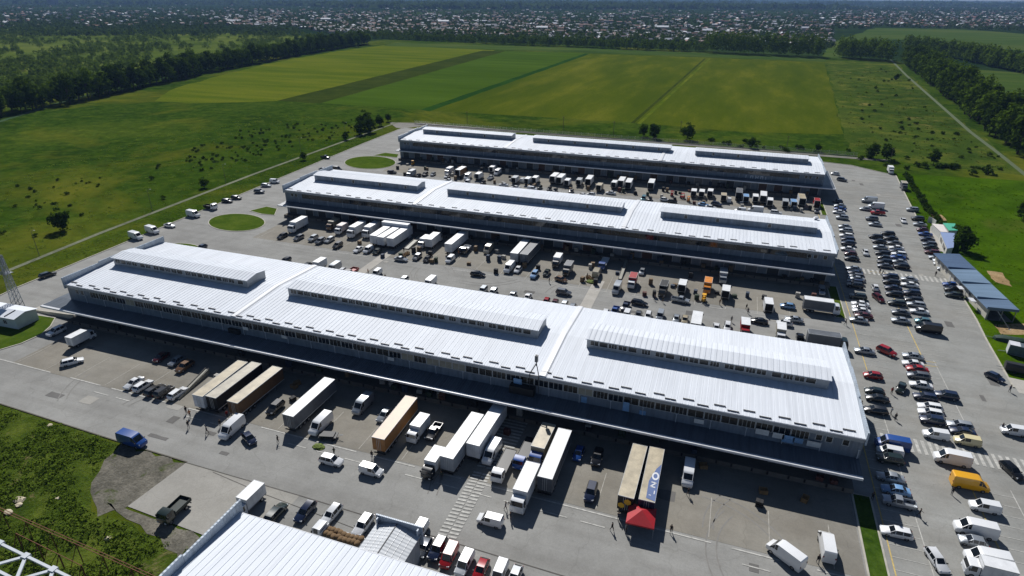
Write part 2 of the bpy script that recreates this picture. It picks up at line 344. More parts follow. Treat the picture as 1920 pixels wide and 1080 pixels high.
# car park rows
mb = MB(); my = MB()
def bays(x0, x1, ya, yb, mbx, pitch=2.6, skew=0):
    y = ya
    while y < yb: mbx.box(x0, x1, y-.06, y+.06, .147, .151); y += pitch
bays(32.5, 37.6, 60, 128, mb); bays(48.5, 54.5, 52, 106, mb); bays(47, 52.6, 118, 146, mb)
bays(45.5, 50.4, 150, 200, mb); bays(50.6, 55.4, 150, 200, mb); bays(46, 55.4, 206, 262, mb); bays(37.5, 42.5, 140, 330, mb); bays(65, 69, 175, 300, mb)
for y0, y1 in ((60, 131), ): mb.box(37.6, 37.75, y0, y1, .147, .151)
mb.box(54.5, 54.65, 52, 106, .147, .151); mb.box(52.6, 52.75, 118, 150, .147, .151)
my.box(32.3, 32.5, 60, 132, .147, .151); my.box(50.4, 50.62, 150, 200, .147, .151); my.box(48.3, 48.5, 52, 106, .147, .151); my.box(46.8, 47, 118, 146, .147, .151); my.box(37.2, 37.4, 140, 330, .147, .151)
for y in (147, 149, 203): my.box(47, 53, y-.1, y+.1, .147, .151)
struct(mb.build('parking_marking', WHITEP)); struct(my.build('parking_marking', YELP))
def zebra(x0, x1, y0, y1, skew=0.0, pitch=1.15, wd=.58):
    mb = MB(); x = x0
    while x < x1:
        mb.poly([(x, y0, .16), (x+wd, y0, .16), (x+wd+skew, y1, .16), (x+skew, y1, .16)]); x += pitch
    return struct(mb.build('zebra_crossing', WHITEP))
zebra(36, 74, 111.5, 115.9); zebra(45.2, 72, 200.6, 204.6, pitch=1.3, wd=.6)
mb = MB()
for k in range(26):                                                 # twin column of stripes across the yard
    y = 64.4+k*.78+(.0 if k < 20 else 1.0)
    for x0 in (-34.4, -32.7): mb.poly([(x0, y, .16), (x0+1.5, y+.12, .16), (x0+1.5, y+.52, .16), (x0, y+.4, .16)])
struct(mb.build('zebra_crossing', WHITEP))
mb = MB()
for k in range(14): mb.box(-34.4+.0, -29.6, 84+k*.95, 84.42+k*.95, .147, .151)
struct(mb.build('zebra_crossing', WHITEP))
# kerbs
ribbon('kerb', [(-184, 84), (-187.5, 106.6), (-191.5, 200), (-196, 307), (-197, 357)], .35, .1, KERB, h=.16)
ribbon('kerb', [(66.4, 143), (67.5, 165), (68.5, 177), (69.8, 215.5), (73, 270), (77.6, 334), (60, 349), (40, 353)], .4, .1, KERB, h=.16)
ribbon('kerb', [(-184, 65.6), (-135, 65.8), (-100.6, 64.8), (-84.4, 64.6)], .22, .08, pm('dark kerb', (96, 92, 80), .9, .3), h=.08)
ribbon('drain_channel', [(-84.4, 64.4), (-60, 64.3), (0, 63.2), (60, 62.3)], .18, .131, pm('joint tar', (88, 85, 80), .9, .3))
ribbon('drain_channel', [(-78, 64), (-66, 62.6), (-44, 60.9)], .12, .131, _M['joint tar'])
def island(name, pts, mat, h=.14, kerb=True):
    if kerb:
        ribbon('kerb', pts+[pts[0]], .3, .1, KERB, h=h)
    return sheet(name, pts, .1+h*.8, mat)
def oval(cx, cy, rx, ry, n=28, cut=None):
    return A2(*[(cx+rx*math.cos(t)*(1 if not cut else min(1, cut/abs(math.cos(t))) if math.cos(t) > 0 else 1), cy+ry*math.sin(t)) for t in [2*math.pi*i/n for i in range(n)]])
GI = ground('mown grass', ((54, 76, 20), (68, 88, 26), (88, 102, 38)), .05, .3, 2, bmp=.1, fine=.25)
island('grass_island', oval(444, 418, 53, 16.5), GI)
island('grass_island', oval(694, 305.5, 48, 12), GI)
island('grass_island', oval(335, 466, 40, 9), GI)
island('grass_island', A2((468, 396), (500, 388), (520, 392), (515, 404), (490, 402)), GI)
island('grass_island', A2((700, 292), (722, 287), (748, 290), (744, 296)), GI)
island('grass_island', A2((-60, 585), (52, 589), (104, 597), (95, 613), (78, 628), (40, 645), (0, 657), (-60, 668)), GI)
island('grass_island', [(28.6, 96), (31.4, 96), (31.4, 40), (28.6, 40)], ground('verge grass', ((44, 66, 20), (58, 82, 24), (76, 96, 36)), .1, .5, 2, bmp=.1))
island('grass_island', [(33.4, 187), (36, 187), (36, 166), (33.4, 166)], GI); island('grass_island', [(38.5, 281), (40.4, 281), (40.4, 258), (38.5, 258)], GI)
sheet('sand_patch', wob(A2((1862, 609), (1930, 607), (1990, 612), (1990, 632), (1876, 627)), 2, .3, 21), .08, SAND)
sheet('sand_patch', wob(A2((1850, 508), (1880, 512), (1898, 538), (1868, 530), (1858, 522)), 2, .3, 22), .08, SAND)
sheet('sand_patch', wob(A2((1745, 402), (1765, 403), (1775, 414), (1752, 414)), 2, .3, 23), .08, SAND)
sheet('paved_apron', A2((1745, 424), (1768, 440), (1772, 474), (1758, 470), (1742, 440)), .14, CONC)
sheet('paved_apron', [(66.8, 141), (75, 141), (73, 146.5), (66.6, 147.5)], .14, CONC)
# ------------------------------------------------------------------ warehouses
ROOFM = metalsheet('white roof sheet', (227, 232, 239), 1.04, 'X', .55, 0, .1, .017, .1)
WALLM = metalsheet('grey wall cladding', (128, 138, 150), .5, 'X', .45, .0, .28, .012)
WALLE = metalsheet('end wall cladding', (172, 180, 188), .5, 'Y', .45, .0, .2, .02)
CANM = metalsheet('canopy sheet', (96, 104, 114), .5, 'X', .38, 0, .3, .02)
FASC = pm('fascia grey', (158, 162, 166), .45, .15, .6); EDGE = pm('canopy edge white', (214, 216, 220), .4, .12, .5)
PARA = metalsheet('parapet sheet', (186, 198, 210), .6, 'Y', .35, 0, .25, .03)
DOCK = asphalt('dock concrete', (116, 112, 106), .7, 1.1, 0, .2, False)
DOORM = pm('shutter dark', (44, 48, 54), .5, .3, .7); DOORL = pm('shutter grey', (104, 106, 110), .5, .3, .7); DOORB = pm('shutter brown', (78, 52, 40), .6, .3, .7)
FRAME = pm('window frame', (196, 198, 198), .5, .1); PIPE = pm('downpipe white', (190, 196, 204), .45, .12)
GUARD = pm('guard bar grey', (104, 102, 100), .6, .3, 1); WINB = pm('window blind', (150, 146, 132), .7, .25, .6)
WINM = pm('window interior', (40, 40, 36), .25, .5, .25, spec=.6)
def window_mesh(name, wd, ht, n, glass=None, fw=.07, frame=None):
    mb = MB(); mb.box(-wd/2, wd/2, -.03, .05, -ht/2, ht/2, 0)
    for z0, z1 in ((-ht/2-fw, -ht/2), (ht/2, ht/2+fw)): mb.box(-wd/2-fw, wd/2+fw, -.08, .05, z0, z1, 1)
    for i in range(n+1):
        x = -wd/2+wd*i/n
        mb.box(x-fw*(1 if i in (0,) else .5), x+fw*(1 if i == n else .5), -.075, .05, -ht/2, ht/2, 1)
    return mb.mesh(name, [glass or WINM, frame or FRAME])
W_BAND = [window_mesh('window', 2.76, 1.7, k, g, .05) for k, g in ((3, None), (2, None), (3, GLASS), (4, None))]
W_FAR = [window_mesh('window', 2.84, 1.75, k, g, .03, pm('window frame dark', (96, 98, 98), .5, .2)) for k, g in ((2, None), (3, GLASS))]
W_BLIND = window_mesh('window', 2.76, 1.7, 2, WINB, .05)
W_MON = [window_mesh('window', 1.7, 1.0, k) for k in (2, 1, 3)]
W_SMALL = window_mesh('window', 1.0, 1.1, 1)
PIPE_ME = None
def mk(fn, name, mats):
    mb = MB(); fn(mb); return mb.mesh(name, mats)
PIPE_ME = mk(lambda m: (m.tube((0, -.16, 5.7), (0, -.16, 7.6), .07, n=6), m.box(-.16, .16, -.2, 0, 7.5, 7.66)), 'downpipe', [PIPE])
GUARD_ME = mk(lambda m: (m.box(-1, 1, -.06, .06, .06, .24), m.box(-.9, -.8, -.05, .3, 0, .1), m.box(.8, .9, -.05, .3, 0, .1)), 'snow_guard', [GUARD])
def door_mesh(mt):
    def f(m):
        m.box(-1.6, 1.6, -.06, 0, 1.2, 4.3, 0)
        for z in (1.9, 2.6, 3.3, 4.0): m.box(-1.55, 1.55, -.09, -.06, z, z+.06, 0)
        m.box(-1.8, -1.6, -.12, 0, 1.2, 4.5, 1); m.box(1.6, 1.8, -.12, 0, 1.2, 4.5, 1); m.box(-1.8, 1.8, -.12, 0, 4.3, 4.5, 1)
    return mk(f, 'loading_door', [mt, FASC])
DOOR_ME = [door_mesh(DOORM), door_mesh(DOORM), door_mesh(DOORL), door_mesh(DOORB)]
BUMP_ME = mk(lambda m: m.box(-.15, .15, -.14, 0, .5, 1.1), 'dock_bumper', [BLACKP])
def roof_part(root, hx, D, ze, zr, x0=None, name='roof'):
    mb = MB(); m2 = D/2; e = .45
    for ya, yb2, za, zb in ((-e, m2, ze-.0, zr), (m2, D+e, zr, ze)):
        mb.hexa([(-hx, ya, za-.16), (hx, ya, za-.16), (hx, yb2, zb-.16), (-hx, yb2, zb-.16), (-hx, ya, za), (hx, ya, za), (hx, yb2, zb), (-hx, yb2, zb)])
        x = -hx+.6
        while x < hx-.2:
            mb.hexa([(x-.06, ya, za), (x+.06, ya, za), (x+.06, yb2, zb), (x-.06, yb2, zb), (x-.035, ya, za+.05), (x+.035, ya, za+.05), (x+.035, yb2, zb+.05), (x-.035, yb2, zb+.05)])
            x += 1.04
    return mb.build(name, ROOFM, root, fix=False)
def warehouse(x0, x1, yf, yb, yc, mons, label, seed, left_ext=0., right_ext=0., near=False):
    r = random.Random(seed); hx = (x1-x0)/2; xc = (x0+x1)/2; D = yb-yf; ze, zr = 10.3, 11.25; cy = yc-yf
    root = empty('warehouse', label, 'warehouse', (xc, yf, 0), 0, 'long white roofed market warehouses')
    mb = MB(); mb.box(-hx, hx, 0, D, 0, ze-.2, 0); mb.poly([(-hx, 0, ze-.2), (-hx, D, ze-.2), (-hx, D/2, zr-.2)], 1); mb.poly([(hx, 0, ze-.2), (hx, D, ze-.2), (hx, D/2, zr-.2)], 1)
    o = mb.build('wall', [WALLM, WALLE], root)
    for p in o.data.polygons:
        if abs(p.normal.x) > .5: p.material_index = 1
    roof_part(root, hx, D, ze, zr)
    mb = MB(); mb.box(-hx, hx, -.42, -.003, ze-.9, ze-.17); mb.build('fascia', FASC, root)
    mb = MB(); mb.tube((-hx, -.52, ze-.12), (hx, -.52, ze-.12), .1, n=6); mb.build('gutter', EDGE, root)
    # canopy
    mb = MB(); xl, xr = -hx-left_ext, hx+right_ext
    mb.hexa([(xl, cy, 5.48), (xr, cy, 5.48), (xr, 0, 5.7), (xl, 0, 5.7), (xl, cy, 5.6), (xr, cy, 5.6), (xr, 0, 5.82), (xl, 0, 5.82)])
    if left_ext: mb.box(xl, -hx-.003, .003, 3.5, 5.7, 5.82)
    if right_ext: mb.box(hx+.003, xr, .003, D*.8, 5.7, 5.82)
    cn = mb.build('canopy', CANM, root)
    mb = MB(); mb.box(xl, xr, cy-.62, cy-.003, 5.25, 5.66); mb.box(xl-.1, xl-.003, cy-.62, -.0, 5.25, 5.7)
    if right_ext: mb.box(xr+.003, xr+.1, cy-.62, D*.8, 5.25, 5.9)
    mb.build('fascia', EDGE, cn)
    mb = MB(); mb.box(-hx+.1, hx-.1, -2.6, -.003, 0, 1.15); mb.build('loading_dock', DOCK, root)
    n = 30; step = 2*hx/n
    for i in range(n):
        x = -hx+step*(i+.5)
        link('loading_door', DOOR_ME[r.choice((0, 0, 1, 2, 3))], root, (x+r.uniform(-.6, .6), -.003, 0))
        for s in (-1.3, 1.3): link('dock_bumper', BUMP_ME, root, (x+s, -2.603, 0))
        link('downpipe', PIPE_ME, root, (x+step/2-.2 if i < n-1 else hx-.4, 0, 0))
    k = 0; x = -hx+9
    while x < hx-8:
        if near: me = r.choice(W_BAND) if r.random() > .1 else W_BLIND
        else: me = W_FAR[(k*5//3) % 2]
        link('window', me, root, (x, -.003, 8.52)); x += 2.92; k += 1
    for q in (-hx+3.2, -hx+4.9, hx-6.8, hx-5.2, hx-2.6): link('window', W_SMALL, root, (q, -.003, 8.5))
    x = -hx+2; k = 0
    while x < hx-1 and k < 90:
        link('snow_guard', GUARD_ME, root, (x+r.uniform(-.4, .4), .05 if k % 2 else .95, ze+(.02 if k % 2 else .08))); x += 2.7 if near else 4.2; k += 1
    for q in (-101-xc, -27.4-xc):                                   # expansion joints across the roof
        mb = MB()
        for ya, y2, za, zb in ((-.45, D/2, ze, zr), (D/2, D+.45, zr, ze)):
            mb.hexa([(q-.75, ya, za+.05), (q+.75, ya, za+.05), (q+.75, y2, zb+.05), (q-.75, y2, zb+.05), (q-.5, ya, za+.22), (q+.5, ya, za+.22), (q+.5, y2, zb+.22), (q-.5, y2, zb+.22)])
        mb.build('roof_joint', pm('joint flashing', (228, 230, 233), .4, .06, .4), root)
    for s in (-1, 1):                                               # stepped end parapets
        mb = MB(); a, b = (-hx-.32, -hx-.02) if s < 0 else (hx+.02, hx+.3); H = 1.75 if s < 0 else 1.35
        for i in range(3):
            y0 = -.6+i*(D+1.2)/3; zz = ze+H+(.35 if i == 1 else 0); mb.box(a, b, y0, y0+(D+1.2)/3-.02, ze-1.2, zz)
            if s < 0: mb.bar((b+.02, y0+.1, ze+.3), (b+1.0, y0+.1, ze+.1), .08)
        mb.build('parapet', PARA, root)
    for a, b, yy in mons:
        a -= xc; b -= xc; y0 = yy-yf; wd = 6.6; y1 = y0+wd; zb = ze+.5; zt = 13.15; zrr = 13.7; ym = (y0+y1)/2
        mb = MB(); mb.box(a, b, y0, y1, zb, zt-.02); mb.poly([(a, y0, zt-.02), (a, ym, zrr-.03), (a, y1, zt-.02)]); mb.poly([(b, y0, zt-.02), (b, ym, zrr-.03), (b, y1, zt-.02)])
        mo = mb.build('roof_monitor', FASC if near else metalsheet('monitor cladding', (140, 152, 166), .5, 'X', .4, 0, .35, .02) if 'monitor cladding' not in _M else _M['monitor cladding'], root)
        mb = MB()
        for ya, y2, za, z2 in ((y0-.4, ym, zt, zrr), (ym, y1+.4, zrr, zt)):
            mb.hexa([(a-.3, ya, za), (b+.3, ya, za), (b+.3, y2, z2), (a-.3, y2, z2), (a-.3, ya, za+.12), (b+.3, ya, za+.12), (b+.3, y2, z2+.12), (a-.3, y2, z2+.12)])
            x = a+.4
            while x < b:
                mb.hexa([(x-.05, ya, za+.12), (x+.05, ya, za+.12), (x+.05, y2, z2+.12), (x-.05, y2, z2+.12), (x-.03, ya, za+.19), (x+.03, ya, za+.19), (x+.03, y2, z2+.19), (x-.03, y2, z2+.19)]); x += 1.04
        mb.build('roof', ROOFM, mo, fix=False)
        if near:
            x = a+1.6; k = 0
            while x < b-1.2:
                link('window', W_MON[(k*7) % 3], mo, (x, y0-.003, 12.35)); x += r.choice((1.9, 1.95, 2.0, 2.7)); k += 1
        else:
            x = a+8
            while x < b-3: link('window', W_SMALL, mo, (x, y0-.003, 12.2)); x += r.uniform(9, 16)
    return root
MX = ((-150.6, -107), (-95, -32.2), (-21.6, 24.0))
WH1 = warehouse(-153.5, 28.8, 98.4, 129, 93.9, [(a, b, 110.3) for a, b in MX], 'nearest long white warehouse fully in view with trailers at its canopy', 1, left_ext=4.2, near=True)
WH2 = warehouse(-155.5, 34, 187.5, 218.8, 183.0, [(-150.5, -106, 199.8), (-94, -30.5, 200.2), (-17.5, 29.5, 200.2)], 'middle long white warehouse between the other two', 2)
WH3 = warehouse(-158.2, 39.8, 282.2, 314.5, 278.2, [(-152, -103, 297), (-91.5, -25, 296.5), (-13.5, 34, 295.2)], 'farthest long white warehouse beside the crop fields', 3, right_ext=4.5)
mb = MB()                                                           # five white letters on the far warehouse
for k, s in enumerate(((0, .35), (1.9, 1.2), (4, 1.2), (6, 1.1), (8, .4))):
    x = s[0]; mb.box(x, x+.3, -.1, -.02, 6.0, 7.2)
    if s[1] > .5: mb.box(x+s[1]-.28, x+s[1], -.1, -.02, 6.0, 7.2); mb.box(x+.3, x+s[1]-.28, -.1, -.02, 6.9 if k % 2 else 6.45, 7.2 if k % 2 else 6.75)
q = at(1398, 331, 6.5); mb.build('sign_lettering', EDGE, WH3, loc=(q.x-WH3.location.x, 0, 0))
def on_wh1(px, py, z): return at(px, py, z).x-WH1.location.x
SIGNB = pm('sign board blue', (120, 160, 200), .5, .2, 1); SIGNW = pm('sign board white', (206, 208, 208), .5, .15, 1)
for px, py, z, wd, ht, mt in ((1429, 803, 7.6, 2.2, 1.1, SIGNW), (1459, 808, 7.5, 1.9, 1.1, SIGNW), (1477, 813, 7.2, 2.0, 1.5, SIGNB), (1495, 815, 7.3, 1.6, 1.0, SIGNB),
        (1524, 820, 7.2, 2.2, 1.1, SIGNW), (1094, 752, 6.6, 1.1, 1.3, SIGNB), (1177, 752, 7.2, 1.2, 2.0, SIGNB), (970, 720, 7.6, 1.7, 2.2, SIGNB), (1205, 773, 6.3, 1.2, .9, SIGNB), (500, 590, 7.8, 1.4, .8, SIGNW), (535, 630, 7.6, 1.4, .8, SIGNW), (730, 676, 7.4, 1.5, .8, SIGNW), (1312, 778, 7.2, 1.7, .9, SIGNW)):
    mb = MB(); x = on_wh1(px, py, z); mb.box(x-wd/2, x+wd/2, -.5 if z > 7 else -.09, -.02 if z < 7 else -.43, z-ht/2, z+ht/2)
    mb.box(x-wd*.3, x+wd*.3, -.12 if z < 7 else -.53, -.09 if z < 7 else -.5, z-.06, z+.06); mb.build('sign_board', mt, WH1)
mb = MB(); x = on_wh1(985, 735, 5); mb.box(x-2.6, x+2.4, -1.6, -.003, 5.85, 7.5); mb.build('plant_box', BLACKP, WH1)
mb = MB(); x = on_wh1(440, 632, 5); mb.box(x-1.5, x+1.5, -.7, -.003, 5.9, 7.0); mb.build('plant_box', BLACKP, WH1)
p0 = at(722, 418, 4); p1 = at(771, 424, 4); mb = MB(); xa = p0.x-WH2.location.x; xb = p1.x-WH2.location.x
mb.box(xa, xb, -7.4, -5.3, 2.6, 5.2); mb.box(xa, xa+.3, -7.4, -5.3, 0, 2.6); mb.box(xb-.3, xb, -7.4, -5.3, 0, 2.6); mb.build('dock_shelter', pm('shelter white', (205, 210, 216), .5, .1, .4), WH2)
t = empty('roof_vent', 'round white vent on the middle warehouse back eave', 'vent', (31, 217.5, 10.4))
mb = MB(); mb.tube((0, 0, 0), (0, 0, .6), .45, n=16); mb.build('vent_pipe', EDGE, t, 35); mb = MB(); mb.tube((0, 0, .6), (0, 0, .95), .95, .55, n=16); mb.build('vent_cap', EDGE, t, 35)
# nearest roof at the bottom edge of the view
root = empty('warehouse', 'white roofed warehouse cut off by the bottom of the picture', 'warehouse', (0, 20, 0), 0, 'long white roofed market warehouses')
hx = 58; mb = MB(); mb.box(-hx, 70, 0, 30, 0, 10.1); mb.build('wall', WALLM, root)
mb = MB(); e = .2
for ya, y2, za, zb in ((-.4, 15, 10.3, 11.25), (15, 30.2, 11.25, 10.3)):
    mb.hexa([(-hx, ya, za-.16), (70, ya, za-.16), (70, y2, zb-.16), (-hx, y2, zb-.16), (-hx, ya, za), (70, ya, za), (70, y2, zb), (-hx, y2, zb)]); x = -hx+.6
    while x < 69.5:
        mb.hexa([(x-.06, ya, za), (x+.06, ya, za), (x+.06, y2, zb), (x-.06, y2, zb), (x-.035, ya, za+.055), (x+.035, ya, za+.055), (x+.035, y2, zb+.055), (x-.035, y2, zb+.055)]); x += 1.04
mb.build('roof', ROOFM, root, fix=False)
mb = MB()
for i in range(3):
    y0 = -.6+i*10.5; mb.box(-hx-.32, -hx-.02, y0, y0+10.46, 9, 12.05+(.35 if i == 1 else 0))
mb.build('parapet', PARA, root); mb = MB(); mb.tube((-hx, 30.35, 10.1), (70, 30.35, 10.1), .1, n=6); mb.build('gutter', EDGE, root)
# annex behind it
t = empty('entrance_annex', 'small grey sheet metal annex with ridged roof behind the bottom warehouse', 'annex', (-38.3, 50.4, 0))
mb = MB(); mb.box(-3.1, 3.6, .003, 8.8, 0, 5.0); mb.poly([(-3.1, 8.8, 5), (3.6, 8.8, 5), (.0, 8.8, 5.75)]); mb.build('wall', metalsheet('annex cladding', (176, 180, 184), .5, 'Y', .45, 0, .2, .02), t)
for s, xe, ze in ((-1, -3.4, 5.0), (1, 3.9, 4.95)):
    mb = MB(); mb.hexa([(0, 0, 5.7), (xe, 0, ze), (xe, 9, ze), (0, 9, 5.7), (0, 0, 5.85), (xe, 0, ze+.12), (xe, 9, ze+.12), (0, 9, 5.85)])
    for k in range(1, 4):
        f = k/4; x = xe*f; z = 5.85+(ze+.12-5.85)*f; mb.box(x-.03, x+.03, 0, 9, z, z+.05)
    mb.build('roof', metalsheet('annex roof', (206, 210, 214), .6, 'Y', .35, 0, .15, .02), t)
mb = MB(); mb.box(-.06, .06, 0, 9, 5.86, 5.92); mb.build('ridge_cap', BLACKP, t)
mb = MB(); mb.box(-3.6, 4.1, 9.05, 9.3, 3.0, 6.5); mb.box(-3.2, -3.0, 8.4, 9.05, 5.2, 6.3); mb.box(3.5, 3.7, 8.4, 9.05, 5.2, 6.3); mb.build('parapet', metalsheet('annex parapet', (170, 184, 200), .6, 'X', .4, 0, .15, .02), t)
for x, y in ((2.2, 1.2), (2.5, 1.9), (2.7, 2.6), (.9, 1.2)): mb = MB(); mb.box(x, x+.3, y, y+.3, 5.1+(3.9-x)*.24, 5.75+(2-x)*.2); mb.build('vent', BLACKP, t)
# ------------------------------------------------------------------ shed, ramp, mast
t = empty('utility_shed', 'small white pitched roof shed on grass at the left edge', 'shed', (-166.5, 90, 0), R(3))
mb = MB(); mb.box(-9, 4.3, -1, 4.6, 0, 3.1); mb.poly([(4.3, -1, 3.1), (4.3, 4.6, 3.1), (4.3, 1.8, 3.75)]); mb.build('wall', pm('shed wall white', (196, 204, 204), .7, .12, .5), t)
for y0, y1, za, zb in ((-1.4, 1.8, 3.1, 3.85), (1.8, 5, 3.85, 3.1)):
    mb = MB(); mb.hexa([(-9.4, y0, za), (4.6, y0, za), (4.6, y1, zb), (-9.4, y1, zb), (-9.4, y0, za+.12), (4.6, y0, za+.12), (4.6, y1, zb+.12), (-9.4, y1, zb+.12)]); mb.build('roof', ROOFM, t)
link('window', window_mesh('window', 1.1, 1.0, 2), t, (.6, -1.003, 1.8)); mb = MB(); mb.bar((1, -1, 3.36), (1.6, 1.6, 3.98), .3, 0, .14); mb.build('roof_joint', BLACKP, t)
q = at(38, 583); t = empty('lattice_mast', 'grey steel lattice radio mast standing behind the white shed', 'mast', q)
def lattice(b, h, w0, w1, lev):
    o = []
    for k in range(lev):
        z0 = h*k/lev; z1 = h*(k+1)/lev; a0 = w0+(w1-w0)*k/lev; a1 = w0+(w1-w0)*(k+1)/lev
        c0 = [(-a0, -a0, z0), (a0, -a0, z0), (a0, a0, z0), (-a0, a0, z0)]; c1 = [(-a1, -a1, z1), (a1, -a1, z1), (a1, a1, z1), (-a1, a1, z1)]
        for i in range(4): b.bar(c0[i], c1[(i+1) % 4], .07); b.bar(c1[i], c1[(i+1) % 4], .07); b.bar(c0[(i+1) % 4], c1[i], .07)
b = MB(); lattice(b, 16, 1.0, .35, 12); b.build('bracing', STEEL, t)
for sx in (-1, 1):
    for sy in (-1, 1): b = MB(); b.bar((sx, sy, 0), (sx*.35, sy*.35, 16), .14); b.build('leg', STEEL, t)
for k, (x, y, z) in enumerate(((.5, .1, 14.5), (-.5, .2, 14.2), (.1, -.5, 12.6))): b = MB(); b.box(x-.14, x+.14, y-.08, y+.08, z-.9, z+.9); b.build('antenna', FRAME, t)
b = MB(); b.tube((0, 0, 16), (0, 0, 18.4), .05, n=6); b.build('antenna_rod', STEEL, t); b = MB(); b.box(-1.1, 1.1, -1.1, 1.1, 11, 11.08); b.box(-.9, .9, -1.12, -1.06, 11.08, 12); b.build('platform', STEEL, t)
t = empty('antenna_frame', 'dark lattice antenna frame on the nearest warehouse eave', 'antenna', (-29.0, 98.6, 5.75))
b = MB()
for sx in (-.9, .9): b.bar((sx, -.9, 0), (sx, -.9, 4.8), .12); b.bar((sx, -.9, 4.8), (0, .4, 6.6), .14)
b.bar((-.9, -.9, 2.4), (.9, -.9, 2.4), .1); b.bar((-.9, -.9, 4.6), (.9, -.9, 4.6), .1); b.build('frame', pm('dark steel', (58, 58, 60), .5, .2), t)
b = MB(); b.tube((0, .4, 6.0), (0, .4, 8.5), .1, n=8); b.build('pole', _M['dark steel'], t); b = MB(); b.box(-.28, .28, .1, .7, 7.0, 8.4); b.build('antenna', pm('antenna grey', (110, 112, 114), .5), t)
t = empty('access_ramp', 'pale concrete loading ramp at the left end of the nearest warehouse', 'ramp', (-158, 99.5, .1))
b = MB(); b.hexa([(-12, -1.4, 0), (-10, -1.4, 0), (-10, 1.8, 0), (-12, 1.8, 0), (-12, -1.4, .02), (-10, -1.4, .25), (-10, 1.8, .25), (-12, 1.8, .02)]); b.hexa([(-10, -1.4, 0), (4, -1.4, 0), (4, 1.8, 0), (-10, 1.8, 0), (-10, -1.4, .25), (4, -1.4, 1.1), (4, 1.8, 1.1), (-10, 1.8, .25)]); b.build('deck', CONC, t)
b = MB()
b.hexa([(-12, -1.7, 0), (4, -1.7, 0), (4, -1.42, 0), (-12, -1.42, 0), (-12, -1.7, .3), (4, -1.7, 1.4), (4, -1.42, 1.4), (-12, -1.42, .3)]); b.build('side_wall', KERB, t)
# ------------------------------------------------------------------ steelwork bottom left
LSTEEL = pm('painted white steel', (196, 202, 208), .45, .1, .6); RUST = pm('rusty steel', (112, 66, 42), .8, .4, 2)
p0 = at(-60, 990, 10); p1 = at(190, 1112, 10); d = (p1-p0); L = d.length; dn = d.normalized(); qn = Vector((dn.y, -dn.x, 0)); wq = 2.9
t = empty('steel_truss', 'white lattice roof truss of an unfinished frame in the bottom left corner', 'truss', (p0.x, p0.y, 0))
def pl(s, o, z=10): v = dn*s+qn*o; return (v.x, v.y, z)
for o in (0, wq): b = MB(); b.bar(pl(0, o), pl(L, o), .34, 0, .3); b.build('chord', LSTEEL, t)
k = 0; s = 1.5
while s+2.7 < L:
    b = MB(); b.bar(pl(s, wq if k % 2 else 0, 9.98), pl(s+2.7, 0 if k % 2 else wq, 9.98), .42, 0, .2); b.build('diagonal_brace', LSTEEL, t)
    b = MB(); x = Vector(pl(s, wq if k % 2 else 0)); b.box(x.x-.45, x.x+.45, x.y-.4, x.y+.4, 9.8, 10.22); b.build('gusset', LSTEEL, t); s += 2.7; k += 1
for s in (2, L-2):
    for o in (0, wq): b = MB(); v = pl(s, o, 0); b.bar(v, pl(s, o, 9.85), .35); b.build('column', LSTEEL, t)
t = empty('rusty_frame', 'rusty steel rail frame in the weeds at bottom left', 'steel frame', (*at(0, 957, 4)[:2], 0))
o3 = Vector(t.location)
a1, b1 = at(-40, 939, 4)-o3, at(300, 1090, 4)-o3; a2, b2 = at(30, 1000, 3.4)-o3, at(152, 1060, 3.4)-o3
for a, c in ((a1, b1), (a1+Vector((0, .3, .1)), b1+Vector((0, .3, .1))), (a2, b2)): b = MB(); b.bar(a, c, .075); b.build('rail', RUST, t)
for k in range(8):
    f = k/7; p = a1.lerp(b1, f); b = MB(); b.bar((p.x, p.y, 0), p, .1); b.bar((p.x-.6, p.y-1.6, .1), (p.x, p.y, p.z-.2), .08); b.build('post', RUST, t)
for k in range(4): p = a2.lerp(b2, k/3); b = MB(); b.bar((p.x, p.y, 0), p, .14); b.bar((p.x-.5, p.y-1.2, .1), p, .1); b.build('post', RUST, t)
# ------------------------------------------------------------------ right hand cabins
BLUER = metalsheet('blue roof sheet', (106, 128, 154), .5, 'Y', .4, 0, .2, .02); BLUED = metalsheet('darker blue roof sheet', (84, 106, 136), .5, 'Y', .45, 0, .2, .02); BLUEL = metalsheet('pale blue roof sheet', (124, 148, 172), .5, 'Y', .4, 0, .25, .02)
t = empty('guard_building', 'low long building under blue sheet roofs beside the car park', 'building', (72.2, 197.5, 0), R(5.5))
b = MB(); b.box(-3.1, 2.9, -13, 19.2, 0, 3.2); b.build('wall', pm('cream render', (198, 194, 182), .8, .15, .6), t)
for y0, y1, m_, dz in ((-19.5, -13.2, BLUER, 0), (-13.1, -3.1, BLUEL, .05), (-3.0, 7.4, BLUEL, .12), (7.5, 19.8, BLUED, .2)):
    b = MB(); b.hexa([(-3.9, y0, 3.28+dz), (3.4, y0, 3.72+dz), (3.4, y1, 3.72+dz), (-3.9, y1, 3.28+dz), (-3.9, y0, 3.4+dz), (3.4, y0, 3.84+dz), (3.4, y1, 3.84+dz), (-3.9, y1, 3.4+dz)])
    b.box(-3.9, 3.4, y0-.08, y0-.01, 3.2+dz, 3.9+dz); b.build('roof', m_, t)
for x in (-3.3, 0, 3): b = MB(); b.bar((x, -19.2, 0), (x, -19.2, 3.3), .16); b.build('porch_post', STEEL, t)
b = MB(); b.box(-3.1, -2.9, -19, -13.05, 0, 2.9); b.build('screen_wall', _M['cream render'], t); b = MB(); b.box(-3, 3, -19.3, -13.05, 0, .12); b.build('porch_floor', DOCK, t)
for y in (-11, -7.6, -1, 3, 9.5, 12.5, 16): link('window', window_mesh('window', 1.3, 1.1, 2), t, (-3.103, y, 1.9), R(-90))
